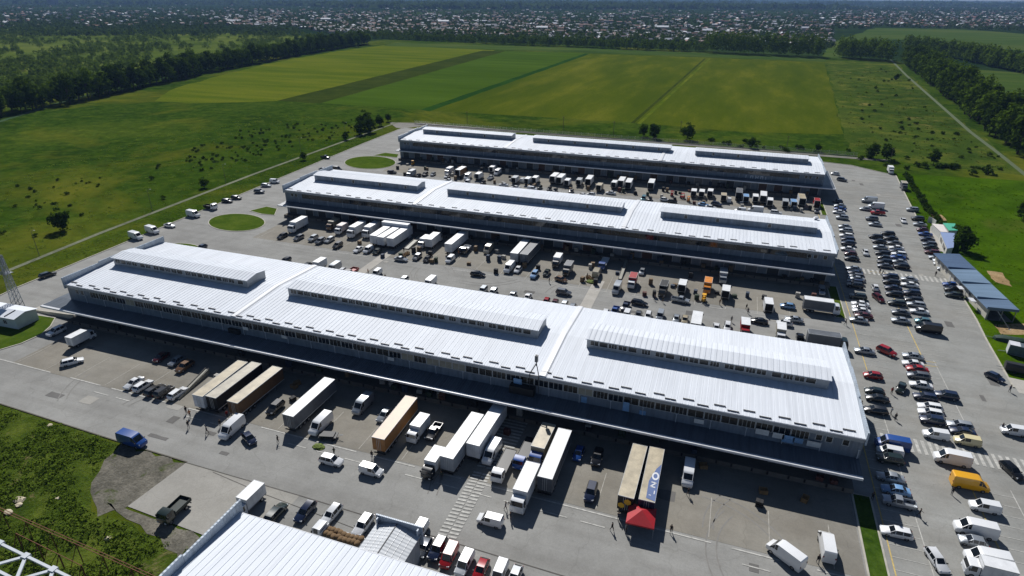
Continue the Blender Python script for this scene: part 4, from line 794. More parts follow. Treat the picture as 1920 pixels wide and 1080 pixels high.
# rows: key | where it stands | end the counting starts from ; vehicles: kind, colour[/box colour[/roof colour]], picture point, heading [= own label]
ROWS = r'''
#A|before the nearest full warehouse|left|vehicles in the yard before the nearest warehouse
suv white 105 620 D = white SUV half in shade beside the concrete ramp
boxtruck white 152 632 U = short white box lorry backed into the left end of the nearest warehouse
wagon white 135 677 R55
hatch dark red 302 669 D = dark red hatchback in canopy shade at the left
hatch silver 331 676 D = silver hatchback in canopy shade between two dark cars
suv brown 346 686 D = brown SUV in canopy shade at the left
sedan white 251 717 D
wagon white 268 722 U
wagon black 290 730 U
suv black 307 733 U
wagon white 333 736 U
trailer white/white/tan 360 740 U = white semi-trailer with stained tan roof, leftmost at the nearest canopy
trailer black/black/beige 382 742 U = black sided semi-trailer with pale roof touching the stained tan one
trailer black/brown/tan 425 752 U = dark semi-trailer with mottled tan roof, third from the left
van white 434 800 D
hatch dark blue 467 821 R-25 = dark blue hatchback beside the white van under the left trailers
suv black 516 763 D
trailer dark blue/grey/white 529 777 U = grey blue sided semi-trailer with clean white roof standing alone
van white 601 793 D
van silver 680 756 D
sedan silver 721 777 D
trailer ochre/ochre/ochre 695 819 U = long orange brown semi-trailer
boxtruck white 784 803 D
pickup black 813 808 D
suv white 621 862 R
caddy white 696 880 R
boxtruck black/white 812 868 D = short lorry with black cab and white box beside a white trailer
trailer grey/silver/white 827 856 U = left one of the two white roofed trailers by the striped crossing
trailer white/white/white 875 831 U = right one of the two white roofed trailers by the striped crossing
van white 920 845 D = white panel van parked beside the white trailer on the striped crossing
flatbed white/black 958 880 D = white cab flatbed lorry with black open bed
flatbed blue/black 979 853 D = flatbed lorry with bright blue cab
truck blue/tan/tan 1010 835 D = long box lorry with blue cab and tan box
trailer grey/grey/white 1007 893 U = grey sided semi-trailer with white roof behind the white lorry
truck white 984 915 D = white box lorry with cab facing the camera before a white trailer
hatch blue 1085 849 D
suv black 1120 856 D
suv dark blue 1108 921 D
trailer black/black/tan 1160 929 U = black front semi-trailer with tan roof and yellow hexagons
trailer dark blue/dark blue/tan 1197 936 U = semi-trailer with tan roof and big blue and white banner
van white/white 1291 886 D
van white 1474 1036 R142 = white panel van standing at an angle near the grass strip
van white 1551 1020 U = white panel van with open rear near the grass strip
van blue 247 822 R = blue panel van at the edge of the weedy grass
dropside dark green 332 949 D = dark dropside lorry alone on the pale concrete pad
boxtruck white 465 938 D = white box lorry behind the bottom roof's parapet
#A2|behind the bottom roof|left|cars behind the bottom warehouse
wagon dark green 517 960 U
wagon dark blue 572 958 D
wagon white 621 963 D
suv white 680 984 D = white SUV with sky blue bonnet reflection beside the annex
flatbed white/white 625 1001 L = flatbed lorry loaded with brown sacks behind the bottom roof
caddy white 796 998 D
hatch grey 789 1024 D
suv dark blue 816 1026 D
caddy red 842 1040 D
caddy white 871 1054 D
hatch red 902 1066 D
caddy white 936 1073 D
caddy white 919 973 L = small white van driving across the yard by the striped crossing
hatch white 965 1080 D
#B|in the yard behind the nearest warehouse|left|vehicles in the yard between nearest and middle warehouses
truck white 558 421 D
wagon black 529 442 D
wagon grey 560 445 D
suv silver 587 446 D
suv grey 601 451 D
wagon silver 617 449 D
suv black 633 459 D
boxtruck brown/tan 624 420 D
boxtruck white/pink 640 428 D
truck white 668 430 D
truck white 696 430 D
trailer white/white/white 692 441 U
trailer white/white/white 707 444 U
trailer white/white/white 724 446 U
sedan white 672 467 D
caddy white 690 467 D
hatch dark green 707 471 D
wagon black 535 488 D
hatch black 575 498 D
boxtruck white 597 497 D
van silver 626 501 D
hatch white 641 508 D
dropside black/red 661 507 D
caddy white 706 511 D
sedan silver 752 485 R
wagon grey 782 481 D
hatch black 801 485 D
truck white 813 449 U
boxtruck white 797 453 D
trailer white/white/white 834 456 U
caddy white 844 485 D
dropside black/white 874 465 D
van beige 916 465 D
wagon silver 756 525 D
van white 806 529 D
wagon black 896 513 R3
suv silver 905 544 D
wagon silver 924 547 D
trailer silver/silver/white 956 474 U
trailer grey/grey/grey 975 476 U
van white 955 500 D
hatch white 971 505 D
suv light blue 1002 514 D
hatch dark green 1025 511 D
boxtruck black/white 1045 488 D
boxtruck black/grey 1065 503 D
hatch brown 1052 523 R-20
van beige 1119 510 U
flatbed blue/white 1131 494 D
suv grey 1057 547 R
sedan silver 961 553 D
sedan white 989 557 D
hatch red 1024 565 D
hatch dark red 1040 568 D
wagon silver 1057 572 D
hatch silver 1073 576 D
van silver 1157 539 D
boxtruck white/red 1186 526 D
hatch silver 1204 509 D
boxtruck black/black 1244 541 D
boxtruck white 1280 535 U
pickup silver 1276 561 R-5
boxtruck orange 1327 535 D
forklift yellow 1320 558 D
wagon black 1199 567 R-4
pickup blue 1157 583 D
pickup dark blue 1169 573 D
hatch white 1135 587 D
caddy white 1175 589 D
hatch grey 1197 590 D
wagon white 1215 592 D
caddy silver 1238 590 D
sedan silver 1268 597 D
hatch tan 1284 599 D
truck white 1306 603 U
boxtruck white 1361 546 U
boxtruck silver 1356 517 D
boxtruck white 1440 570 U
hatch light blue 1477 573 L
truck white/grey/white 1541 573 R
caddy silver 1541 544 D
sedan black 1423 601 L
sedan silver 1489 598 L
hatch white 1471 605 L
boxtruck red/red/white 1397 614 D
boxtruck white/beige/white 1464 623 D
pickup black 1510 635 U
truck dark green/grey/grey 1548 637 R
sedan white 1343 614 D
wagon white 1364 612 D
#C|before the farthest warehouse|left|vehicles in the yard before the farthest warehouse
wagon black 735 322 R
boxtruck silver 771 325 D
hatch black 786 329 D
suv black 795 326 D
hatch silver 812 326 D
forklift yellow 774 305 D
boxtruck white 842 320 D
hatch white 838 330 D
truck black/brown/white 866 321 U
van white 877 330 D
boxtruck white 899 329 U
boxtruck white 925 316 U
van white 933 322 D
pickup white 920 332 U
hatch black 906 342 D
sedan white 840 338 L
caddy white 876 341 D
sedan white 944 346 L
boxtruck silver 967 336 U
caddy white 980 337 U
boxtruck white 991 338 U
boxtruck white 1005 336 U
hatch dark green 1012 351 D
sedan white 966 351 L
caddy white 998 353 R
truck white 1041 333 U
truck white 1053 335 U
boxtruck white 1065 341 U
hatch black 1030 354 D
hatch black 1041 357 D
sedan black 1071 358 D
boxtruck silver 1087 340 U
truck white 1106 338 U
boxtruck tan 1125 350 U
sedan white 1091 365 L
hatch white 1108 364 L
sedan white 1145 361 L
boxtruck white 1154 345 U
truck white 1166 341 U
truck white 1180 344 U
truck white 1222 345 U
caddy teal 1207 371 D
hatch black 1219 373 D
forklift red 1260 363 D
forklift red 1280 367 L
forklift orange 1291 373 D
hatch white 1246 374 R
hatch black 1261 377 R
boxtruck white 1301 361 U
boxtruck white 1316 362 U
boxtruck white 1332 361 U
sedan light blue 1319 384 R-15
sedan white 1333 387 R
suv dark blue 1344 382 R-20
boxtruck tan 1357 369 U
caddy white 1367 374 U
truck grey 1386 363 U
boxtruck light blue 1397 371 U
boxtruck white 1416 371 U
truck white 1431 369 U
boxtruck white 1443 378 U
boxtruck silver 1472 380 U
boxtruck light blue 1487 381 U
truck white/white/tan 1502 374 U
boxtruck red 1531 379 U
van white 1417 392 L
caddy white 1388 393 L
suv white 1455 398 R
hatch grey 1531 395 D
#L|on the access road along the left fence|left|vehicles on the left access road
wagon black 89 514 R80 = black estate car driving on the road behind the lattice mast
van white 254 441 R-8
van white 285 430 R-8
sedan white 318 422 R-4
van white 362 400 R-6
dropside white/black 392 386 R0
wagon black 426 376 R4
wagon black 443 370 R4
suv grey 486 358 R10
wagon silver 499 347 R10
caddy white 515 339 R10
van black 630 316 R
sedan grey 606 317 R
pickup black 610 294 R
hatch dark blue 378 463 D
#R1|in the row beside the warehouse ends|far end|cars in the row beside the warehouse ends
hatch white 1566 325 L
suv grey 1579 336 R-20
hatch dark blue 1571 377 L
sedan silver 1575 385 L
sedan blue 1575 391 L
sedan white 1573 397 L
suv silver 1579 407 L
sedan silver 1584 424 L
wagon silver 1586 431 L
wagon white 1587 441 L
wagon dark blue 1590 448 L
suv dark blue 1590 455 L
sedan white 1590 466 L
hatch dark red 1595 475 L
sedan black 1597 484 L
sedan silver 1601 503 L
sedan dark blue 1604 511 L
wagon grey 1605 517 L
sedan silver 1606 522 L
wagon dark blue 1604 528 L
suv black 1603 534 L
suv dark green 1609 555 L
sedan white 1613 569 L
hatch white 1612 576 L
sedan white 1615 582 L
sedan dark red 1619 591 L
sedan silver 1610 599 L
#R2|in the left half of the middle car park block|far end|cars in the left half of the middle block
van silver 1630 374 L
van white 1643 385 L
sedan silver 1623 391 L
pickup red 1646 398 L
suv grey 1635 409 L
sedan silver 1641 420 L
wagon black 1643 443 L
sedan black 1649 452 L
sedan silver 1651 463 L
wagon black 1655 474 L
hatch black 1658 483 L
suv black 1659 490 L
sedan grey 1661 498 L
suv dark blue 1670 518 L
wagon black 1672 528 L
sedan dark blue 1675 539 L
wagon black 1677 550 L
wagon dark green 1680 567 L
sedan grey 1689 585 L
sedan silver 1689 600 L
#R3|in the right half of the middle car park block|far end|cars in the right half of the middle block
wagon black 1665 437 L
sedan black 1670 446 L
sedan grey 1677 455 L
sedan white 1681 464 L
sedan dark blue 1682 470 L
suv white 1686 476 L
sedan blue 1684 482 L
sedan silver 1686 490 L
suv black 1689 498 L
sedan silver 1705 523 L
sedan white 1705 533 L
suv dark blue 1710 548 L
wagon black 1713 561 L
wagon silver 1718 570 L
sedan white 1724 583 L
hatch teal 1731 601 L
van black 1741 614 L
#R4|in the row along the right kerb|far end|cars in the row along the right kerb
suv silver 1711 392 L
suv black 1721 409 L
sedan silver 1725 420 L
hatch dark red 1730 430 L
sedan blue 1735 438 L
sedan dark blue 1739 448 L
suv grey 1743 457 L
sedan dark green 1745 463 L
wagon dark red 1748 472 L
sedan silver 1756 482 L
hatch silver 1762 488 L
sedan white 1766 494 L
sedan silver 1773 503 L
sedan blue 1784 533 L
suv black 1787 542 L
wagon dark green 1789 552 L
#R5|in the near part of the car park|far end|cars in the near part of the car park
hatch white 1623 473 D = white hatchback driving up the car park aisle beside the dark rows
hatch white 1641 538 U
wagon dark red 1649 558 R-68
sedan white 1694 413 D = white saloon driving down the far car park aisle
sedan silver 1621 657 L
suv red 1663 657 R-38 = red SUV driving at an angle through the car park
sedan silver 1712 667 L
sedan white 1712 681 L
sedan red 1720 691 L
wagon grey 1722 703 L
sedan white 1727 721 L
wagon dark blue 1735 743 L
suv dark blue 1775 740 L
hatch red 1637 703 L
hatch dark green 1690 726 R-110
hatch dark green 1640 733 L
sedan black 1645 746 L
wagon black 1642 768 L
wagon white 1744 762 L
wagon white 1745 773 L
suv dark blue 1750 787 L
wagon silver 1799 797 L
sedan dark blue 1804 807 L
caddy white 1755 813 L
caddy cream 1814 825 L
van white 1786 857 L
caddy white 1902 806 L
van blue 1674 830 L
caddy white 1669 845 L
suv dark green 1669 859 L
sedan silver 1670 894 L
sedan light blue 1680 918 L
pickup silver 1686 940 L
wagon white 1681 997 L
wagon white 1757 1049 R-72
van yellow 1820 903 R = bright yellow panel van
caddy white 1847 948 L
van white 1830 989 L
hatch silver 1825 1014 L
van white 1852 1045 L
boxtruck white 1855 1067 L
wagon black 1898 881 R-68
hatch dark blue 1866 706 R-45
boxtruck white 1670 318 D = white box lorry alone at the far corner of the yard
boxtruck grey/grey/beige 1695 348 D = grey box lorry on the far right kerb
'''
VEH = []
row = None
for ln in ROWS.strip().split('\n'):
    if ln.startswith('#'): row = ln[1:].split('|'); continue
    own = None
    if ' = ' in ln: ln, own = ln.split(' = ')
    tk = ln.split(); kind = tk[0]; hd = tk[-1]; px, py = float(tk[-3]), float(tk[-2]); cols = ' '.join(tk[1:-3]).split('/')
    h = HD[hd] if hd in HD else float(hd[1:]); z = DIM[kind][2]+ZG
    p = at(px, py, z)
    if kind == 'trailer':                                               # surveyed by its near left roof corner
        q = Vector((0, 1, 0)); p = p+Vector((1.28, 6.9, 0))
    VEH.append(dict(kind=kind, col=cols, x=p.x, y=p.y, h=R(h+rnd.uniform(-2.0, 2.0)), row=row, own=own, py=py, px=px))
# nobody parks inside anybody else: push overlapping footprints apart
def corners(v, g=.22):
    L, W, _ = DIM[v['kind']]; c, s = math.cos(v['h']), math.sin(v['h']); L = L/2+g*.5; W = W/2+g*.6
    return [(v['x']+c*a*L-s*b*W, v['y']+s*a*L+c*b*W) for a, b in ((1, 1), (1, -1), (-1, -1), (-1, 1))], ((c, s), (-s, c))
MOVE = {'trailer': .1, 'truck': .4}
for it in range(40):
    moved = 0
    for i, a in enumerate(VEH):
        for b in VEH[i+1:]:
            dx, dy = b['x']-a['x'], b['y']-a['y']
            rr = (DIM[a['kind']][0]+DIM[b['kind']][0])/2+.8
            if dx*dx+dy*dy > rr*rr: continue
            ca, aa = corners(a); cb, ab = corners(b); best = None
            for ax in aa+ab:
                pa = [x*ax[0]+y*ax[1] for x, y in ca]; pb = [x*ax[0]+y*ax[1] for x, y in cb]
                o = min(max(pa), max(pb))-max(min(pa), min(pb))
                if o <= 0: best = None; break
                if best is None or o < best[0]: best = (o, ax)
            if best is None: continue
            o, ax = best; sg = 1 if dx*ax[0]+dy*ax[1] > 0 else -1
            wa, wb2 = MOVE.get(a['kind'], 1), MOVE.get(b['kind'], 1); k = .55*o*sg
            a['x'] -= ax[0]*k*wa/(wa+wb2)*1; a['y'] -= ax[1]*k*wa/(wa+wb2); b['x'] += ax[0]*k*wb2/(wa+wb2); b['y'] += ax[1]*k*wb2/(wa+wb2); moved += 1
    for v in VEH:                                                       # stay clear of loading docks and rear walls
        L = DIM[v['kind']][0]/2*abs(math.sin(v['h']))+DIM[v['kind']][1]/2*abs(math.cos(v['h']))
        for yf, yb, lo, hi in ((98.4, 129, -153.5, 28.8), (187.5, 218.8, -155.5, 34), (282.2, 314.5, -158, 39.8), (20, 50, -58, 70)):
            if lo-2 < v['x'] < hi+2:
                if v['y'] < yf+5 and v['y'] > yf-12: v['y'] = min(v['y'], yf-2.9-L)
                elif yb-5 < v['y'] < yb+8: v['y'] = max(v['y'], yb+.6+L)
    if not moved: break
ORD = 'first second third fourth fifth sixth seventh eighth ninth tenth eleventh twelfth thirteenth fourteenth fifteenth sixteenth seventeenth eighteenth nineteenth twentieth twenty-first twenty-second twenty-third twenty-fourth twenty-fifth'.split()
rows = {}
for v in VEH: rows.setdefault(v['row'][0], []).append(v)
def cname(v):
    c = v['col']; k = v['kind']
    if len(c) > 1 and c[1] != c[0] and k in ('boxtruck', 'truck', 'trailer', 'flatbed', 'dropside'):
        return '%s cabbed %s bodied' % (c[0], c[1])
    return c[0]
for key, vs in rows.items():
    grp = {}
    for v in vs: grp.setdefault((cname(v), v['kind']), []).append(v)
    for (c, k), g in grp.items():
        g = [v for v in g if not v['own']]
        _, where, end, _g = vs[0]['row']
        g.sort(key=lambda v: v['px'] if end == 'left' else v['py'])
        for i, v in enumerate(g):
            w0 = WORD[k][0]
            if len(g) == 1: v['own'] = 'the only %s %s %s' % (c, w0, where)
            else:
                v['own'] = '%s %s %s %s from the %s' % (ORD[i], c, w0, where, end)
                if len(v['own'].split()) > 16: v['own'] = v['own'].replace('in the yard ', '').replace('from the left', 'counted left')
            if len(v['own'].split()) > 16: v['own'] = '%s %s %s %s' % (ORD[i], c, w0.replace('long ', '').replace('short ', ''), where)
OPEN = {k: mk(lambda m: m.box(x0-.075, x0-.055, -h, h, z0, z1), 'hold_shade_panel', [pm('hold shade', (18, 18, 18), .9)]) for k, x0, h, z0, z1 in (('boxtruck', -3.0, .95, 1.0, 2.9), ('truck', -4.6, 1.15, 1.15, 3.6))}  # flat black panel on the closed box, painting the shade inside
RDOOR = {k: mk(lambda m: m.box(x0-1.0, x0-.06, -.03, .03, z0, z1), 'rear_door', [FRAME]) for k, x0, z0, z1 in (('boxtruck', -3.0, 1.0, 2.9), ('truck', -4.6, 1.15, 3.6))}
for v in VEH:
    k = v['kind']; cols = v['col']; o = empty(NAME[k], v['own'], WORD[k][1], (v['x'], v['y'], ZG), v['h'], v['row'][3])
    parts = shape_parts(k) if k in SHAPES else truck_parts(k)
    small = v['py'] < 420
    bc = cols[1] if len(cols) > 1 else cols[0]; rc = cols[2] if len(cols) > 2 else bc
    if k == 'trailer': bc = cols[1]
    for n_, me, mk_, loc in parts:
        if small and n_ in ('mirror', 'tail_light', 'headlight', 'landing_leg'): continue
        c = link(n_, me, o, loc)
        if mk_ in ('paint', 'cab'): c.material_slots[0].link = 'OBJECT'; c.material_slots[0].material = paint(cols[0])
        elif mk_ == 'box':
            c.material_slots[0].link = 'OBJECT'; c.material_slots[0].material = pm('body panel '+bc, PAINT[bc], .45, .2, .55, spec=.35)
            if len(c.material_slots) > 1:
                c.material_slots[1].link = 'OBJECT'
                c.material_slots[1].material = pm('trailer roof '+rc, PAINT[rc], .45, .3 if rc not in ('white',) else .12, .7)
    v['obj'] = o
    if k in ('boxtruck', 'truck') and abs(math.degrees(v['h'])-90) < 8 and (v['row'][0] == 'C' or v['py'] > 530 and v['py'] < 640 and v['row'][0] == 'B'):
        link('hold_shade_panel', OPEN[k], o)                                # rear doors swung open on a black panel painted as the hold shade
        for s_ in (-1, 1): link('rear_door', RDOOR[k], o, (0, s_*(DIM[k][1]/2-.02), 0))
def find(s): return next(v['obj'] for v in VEH if s in v['own'])
# marks and loads
YEL = pm('hexagon yellow', (226, 178, 30), .5, .1); BANB = pm('banner blue', (58, 88, 142), .5, .12, .5)
o = find('yellow hexagons'); b = MB()
for y, z, r in ((-.35, 3.0, .62), (.62, 2.1, .58)):
    b.poly([(-6.9, y+r*math.cos(R(60*i+30)), z+r*math.sin(R(60*i+30))) for i in range(6)])
b.build('emblem', YEL, o)
o = find('blue and white banner'); b = MB()
z = 4.03
b.poly([(-6.2, .2, z), (-6.6, -1.25, z), (2.6, -1.25, z), (1.2, -.55, z), (-2.2, .3, z)], 0)
def ring2(cx, cy, r0, r1, sx=1.0):
    for i in range(20):
        t0, t1 = 2*math.pi*i/20, 2*math.pi*(i+1)/20
        b.quad((cx+math.cos(t0)*r0*sx, cy+math.sin(t0)*r0, z+.012), (cx+math.cos(t1)*r0*sx, cy+math.sin(t1)*r0, z+.012), (cx+math.cos(t1)*r1*sx, cy+math.sin(t1)*r1, z+.012), (cx+math.cos(t0)*r1*sx, cy+math.sin(t0)*r1, z+.012), 1)
ring2(-.7, -.62, .34, .58, 1.7)
for a, c in (((-3.4, -.9), (-3.4, -.1)), ((-3.4, -.1), (-2.3, -.95)), ((-2.3, -.95), (-2.3, -.15))): b.bar((*a, z+.01), (*c, z+.01), .24, 1, .02)
b.bar((-5.0, -.9, z+.01), (-4.2, -.9, z+.01), .16, 1, .02); b.bar((-5.4, -.5, z+.01), (-5.4, -.1, z+.01), .14, 1, .02)
b.build('banner', [BANB, EDGE], o)
SACK = pm('brown sack', (116, 92, 62), .9, .4, 2); PALW = pm('pale wrapped goods', (214, 200, 176), .8, .2, 1.5); CRATE = pm('crate wood', (150, 120, 80), .85, .3, 2)
o = find('loaded with brown sacks')
def sack_me(seed, r=.5):
    bm = bmesh.new(); bmesh.ops.create_icosphere(bm, subdivisions=2, radius=r); q = random.Random(seed)
    for v in bm.verts: v.co = Vector((v.co.x*1.15, v.co.y, v.co.z*.6))*(1+q.uniform(-.1, .1))
    me = bpy.data.meshes.new('sack'); bm.to_mesh(me); bm.free(); me.materials.append(SACK); me.polygons.foreach_set('use_smooth', [True]*len(me.polygons)); return me
SK = [sack_me(k) for k in range(3)]
M4 = o.matrix_basis
k = 0
for x in (-4.6, -3.9, -3.2, -2.5, -1.8, -1.1, -.4, .3, .9):
    for y in (-.5, .35):
        p = M4 @ Vector((x+rnd.uniform(-.1, .1), y+rnd.uniform(-.15, .15), 1.4)); t = link('sack', SK[k % 3], None, p, rnd.uniform(0, 6)); tag(t, 'brown sack lying on the flatbed lorry behind the bottom roof', 'sack', 'brown sacks on the flatbed lorry'); k += 1
b = MB(); b.box(-5.1, 1.35, -1.0, 1.0, 1.105, 1.16); b.build('load_sheet', PALW, o)
# ------------------------------------------------------------------ loose things in the yard
PAL_ME = mk(lambda m: ([m.box(-.6, .6, y-.06, y+.06, .1, .13) for y in (-.34, -.17, 0, .17, .34)], [m.box(x-.05, x+.05, -.4, .4, 0, .1) for x in (-.5, 0, .5)]), 'pallet', [CRATE])
def crate_me():
    b = MB(); b.box(-.5, .5, -.38, .38, .02, .08)
    for z in (.1, .26, .42, .58): b.box(-.52, .52, -.4, -.37, z, z+.12); b.box(-.52, .52, .37, .4, z, z+.12); b.box(-.52, -.49, -.37, .37, z, z+.12); b.box(.49, .52, -.37, .37, z, z+.12)
    for x in (-.48, .48):
        for y in (-.36, .36): b.box(x-.04, x+.04, y-.04, y+.04, 0, .72)
    return b.mesh('crate', [CRATE])
CR_ME = crate_me()
for k, (px, py, s) in enumerate(((552, 728, 'under the canopy left of the orange trailer'), (558, 722, 'at the canopy shade behind the black SUV'), (930, 742, 'under the canopy above the two white trailers'), (905, 752, 'deep in shade behind the white trailers'), (757, 482, 'on the yard by the silver saloon'), (764, 478, 'behind the silver saloon near the ramp'), (1110, 527, 'by the beige van with open rear'), (1103, 523, 'left of the beige van near produce'), (1092, 455, 'in shade at the middle warehouse dock'), (1175, 470, 'at the middle dock right of the blue lorry'), (1240, 480, 'at the middle dock above the orange lorry'), (1318, 878, 'in canopy shade right of the white panel van'), (1508, 940, 'in canopy shade near the grass strip'), (1430, 925, 'in the shade left of the grass strip'))):
    q = at(px, py); t = link('crate', CR_ME, None, (q.x, q.y, ZG), rnd.uniform(0, 3)); t.scale = (1.3, 1.3, 1.2); tag(t, 'wooden crate standing '+s, 'crate', 'wooden crates about the yards')
def stack_me(n, seed):
    q = random.Random(seed); b = MB(); b.box(-.6, .6, -.5, .5, .0, .14)
    for k in range(n):
        z = .16+k*.34; dx, dy = q.uniform(-.06, .06), q.uniform(-.06, .06)
        for x in (-.29, .31): b.box(x-.28+dx, x+.28+dx, -.46+dy, .46+dy, z, z+.31)
    return b
GOODS = [pm('stacked crates '+n_, c, .8, .3, 2) for n_, c in (('wood', (122, 102, 76)), ('black', (34, 34, 36)), ('green', (54, 68, 50)), ('white', (166, 164, 158)), ('blue', (52, 66, 86)), ('red', (92, 54, 46)))]
GN = ('wooden', 'black', 'dull green', 'off white', 'dull blue', 'dull red')
STK = {}
def pallet_stack(x, y, z, where, grp, r):
    n, g_ = r.choice((2, 3, 4, 5)), r.choice((0, 0, 1, 1, 1, 2, 3, 4, 5))
    if (n, g_) not in STK: STK[n, g_] = stack_me(n, n*7+g_).mesh('pallet_stack', [GOODS[g_]])
    t = link('pallet_stack', STK[n, g_], None, (x, y, z), r.uniform(-.3, .3)+(1.57 if r.random() < .3 else 0)); tag(t, 'pallet of %d layers of %s crates %s' % (n, GN[g_], where), 'pallet', '%s crate pallets %s' % (GN[g_], grp))
r5 = random.Random(51)
def clear(x, y, m=.9):
    for v in VEH:
        dx, dy = x-v['x'], y-v['y']; c, s_ = math.cos(v['h']), math.sin(v['h'])
        if abs(dx*c+dy*s_) < DIM[v['kind']][0]/2+m and abs(-dx*s_+dy*c) < DIM[v['kind']][1]/2+m: return False
    return True
for yf, x0, x1, n, wh in ((98.4, -140, 26, 26, 'on the dock of the nearest warehouse'), (187.5, -140, 32, 44, 'on the dock of the middle warehouse'), (282.2, -150, 38, 40, 'on the dock of the farthest warehouse')):
    for k in range(n): pallet_stack(r5.uniform(x0, x1), yf-r5.uniform(.9, 2.0), 1.151, wh, wh.replace('on the dock of the', 'on').replace(' warehouse', ' dock'), r5)
for ya, yb, x0, x1, n, wh in ((82, 92, -120, 20, 14, 'on the tarmac before the nearest warehouse'), (162, 180, -120, 30, 60, 'on the tarmac before the middle warehouse'), (136, 144, -60, 26, 18, 'on the tarmac behind the nearest warehouse'), (254, 276, -150, 36, 90, 'on the tarmac before the farthest warehouse')):
    k = 0
    while k < n:
        x, y = r5.uniform(x0, x1), r5.uniform(ya, yb)
        if clear(x, y): pallet_stack(x, y, ZG, wh, wh.replace('on the tarmac ', '').replace(' the', '').replace(' warehouse', ' hall'), r5)
        k += 1
GRN = pm('green produce', (96, 112, 40), .9, .4, 3)
for px, py, r, lab in ((1109, 530, 1.7, 'heap of green produce on the ground behind the beige van'), (598, 839, 1.2, 'heap of green leaves beside the dark handcart')):
    q = at(px, py); bm = bmesh.new(); bmesh.ops.create_icosphere(bm, subdivisions=3, radius=r)
    for v in bm.verts: v.co = Vector((v.co.x, v.co.y*.7, max(0, v.co.z*.35)))*(1+rnd.uniform(-.14, .14))
    me = bpy.data.meshes.new('produce_heap'); bm.to_mesh(me); bm.free(); me.materials.append(GRN); t = link('produce_heap', me, None, (q.x, q.y, ZG)); tag(t, lab, 'produce')
q = at(617, 822); t = empty('handcart', 'low black handcart with a flat load beside the white van', 'cart', (q.x, q.y, ZG), R(15))
b = MB(); b.box(-1.7, 1.7, -.9, .9, .55, .7); b.box(-1.6, 1.2, -.8, .8, .7, .95); b.build('bed', DARKT, t); b = MB(); b.bar((1.7, -.3, .6), (2.9, 0, .9), .06); b.bar((1.7, .3, .6), (2.9, 0, .9), .06); b.build('handle', STEEL, t)
for x in (-1.1, 1.1):
    for s in (-.85, .85): b = MB(); b.tube((x, s-.08, .28), (x, s+.08, .28), .28, n=12); b.build('wheel', TYRE, t)
for lab, a, c, wd in (('long grey ramp rail beside the stained tan trailer', (334, 750), (391, 700), .8), ('long pale loading ramp before the middle warehouse', (762, 468), (787, 450), 1.6), ('long narrow ramp behind the silver panel van', (1162, 525), (1174, 494), 1.0)):
    p, q = at(*a), at(*c); t = empty('loading_ramp', lab, 'ramp', (p.x, p.y, ZG)); d = (q-p); d.z = 0; n_ = Vector((-d.y, d.x, 0)).normalized()*wd/2
    b = MB(); b.hexa([-n_, n_, d+n_, d-n_, -n_+Vector((0, 0, .25)), n_+Vector((0, 0, .25)), d+n_+Vector((0, 0, 1.1)), d-n_+Vector((0, 0, 1.1))]); b.build('deck', pm('ramp steel', (140, 138, 126), .6, .25, 1), t)
    for s in (-1, 1): b = MB(); b.bar(n_*s+Vector((0, 0, .3)), d+n_*s+Vector((0, 0, 1.3)), .1); b.build('side_rail', DARKT, t)
# red gazebo
p = at(1201, 983); t = empty('gazebo', 'red peaked market gazebo behind the tan roofed trailers', 'gazebo', (p.x, p.y-.6, ZG), R(2)); t.scale = (1.12, 1.12, 1.05)
REDF = pm('red fabric', (172, 26, 38), .6, .12, 1)
b = MB(); s = 1.95
for i in range(4):
    a = [(-s, -s, 2.2), (s, -s, 2.2), (s, s, 2.2), (-s, s, 2.2)]; p, q = a[i], a[(i+1) % 4]; b.poly([p, q, (0, 0, 3.3)]); b.poly([(p[0], p[1], 1.95), (q[0], q[1], 1.95), q, p])
b.build('canopy', REDF, t, fix=False)
for x in (-1.88, 1.88):
    for y in (-1.88, 1.88): b = MB(); b.bar((x, y, 0), (x, y, 2.2), .06); b.build('leg', STEEL, t)
b = MB(); b.box(-1.2, 1.2, -.4, .4, .74, .78); [b.box(x-.03, x+.03, y-.03, y+.03, 0, .74) for x in (-1.1, 1.1) for y in (-.35, .35)]; b.build('table', CRATE, t)
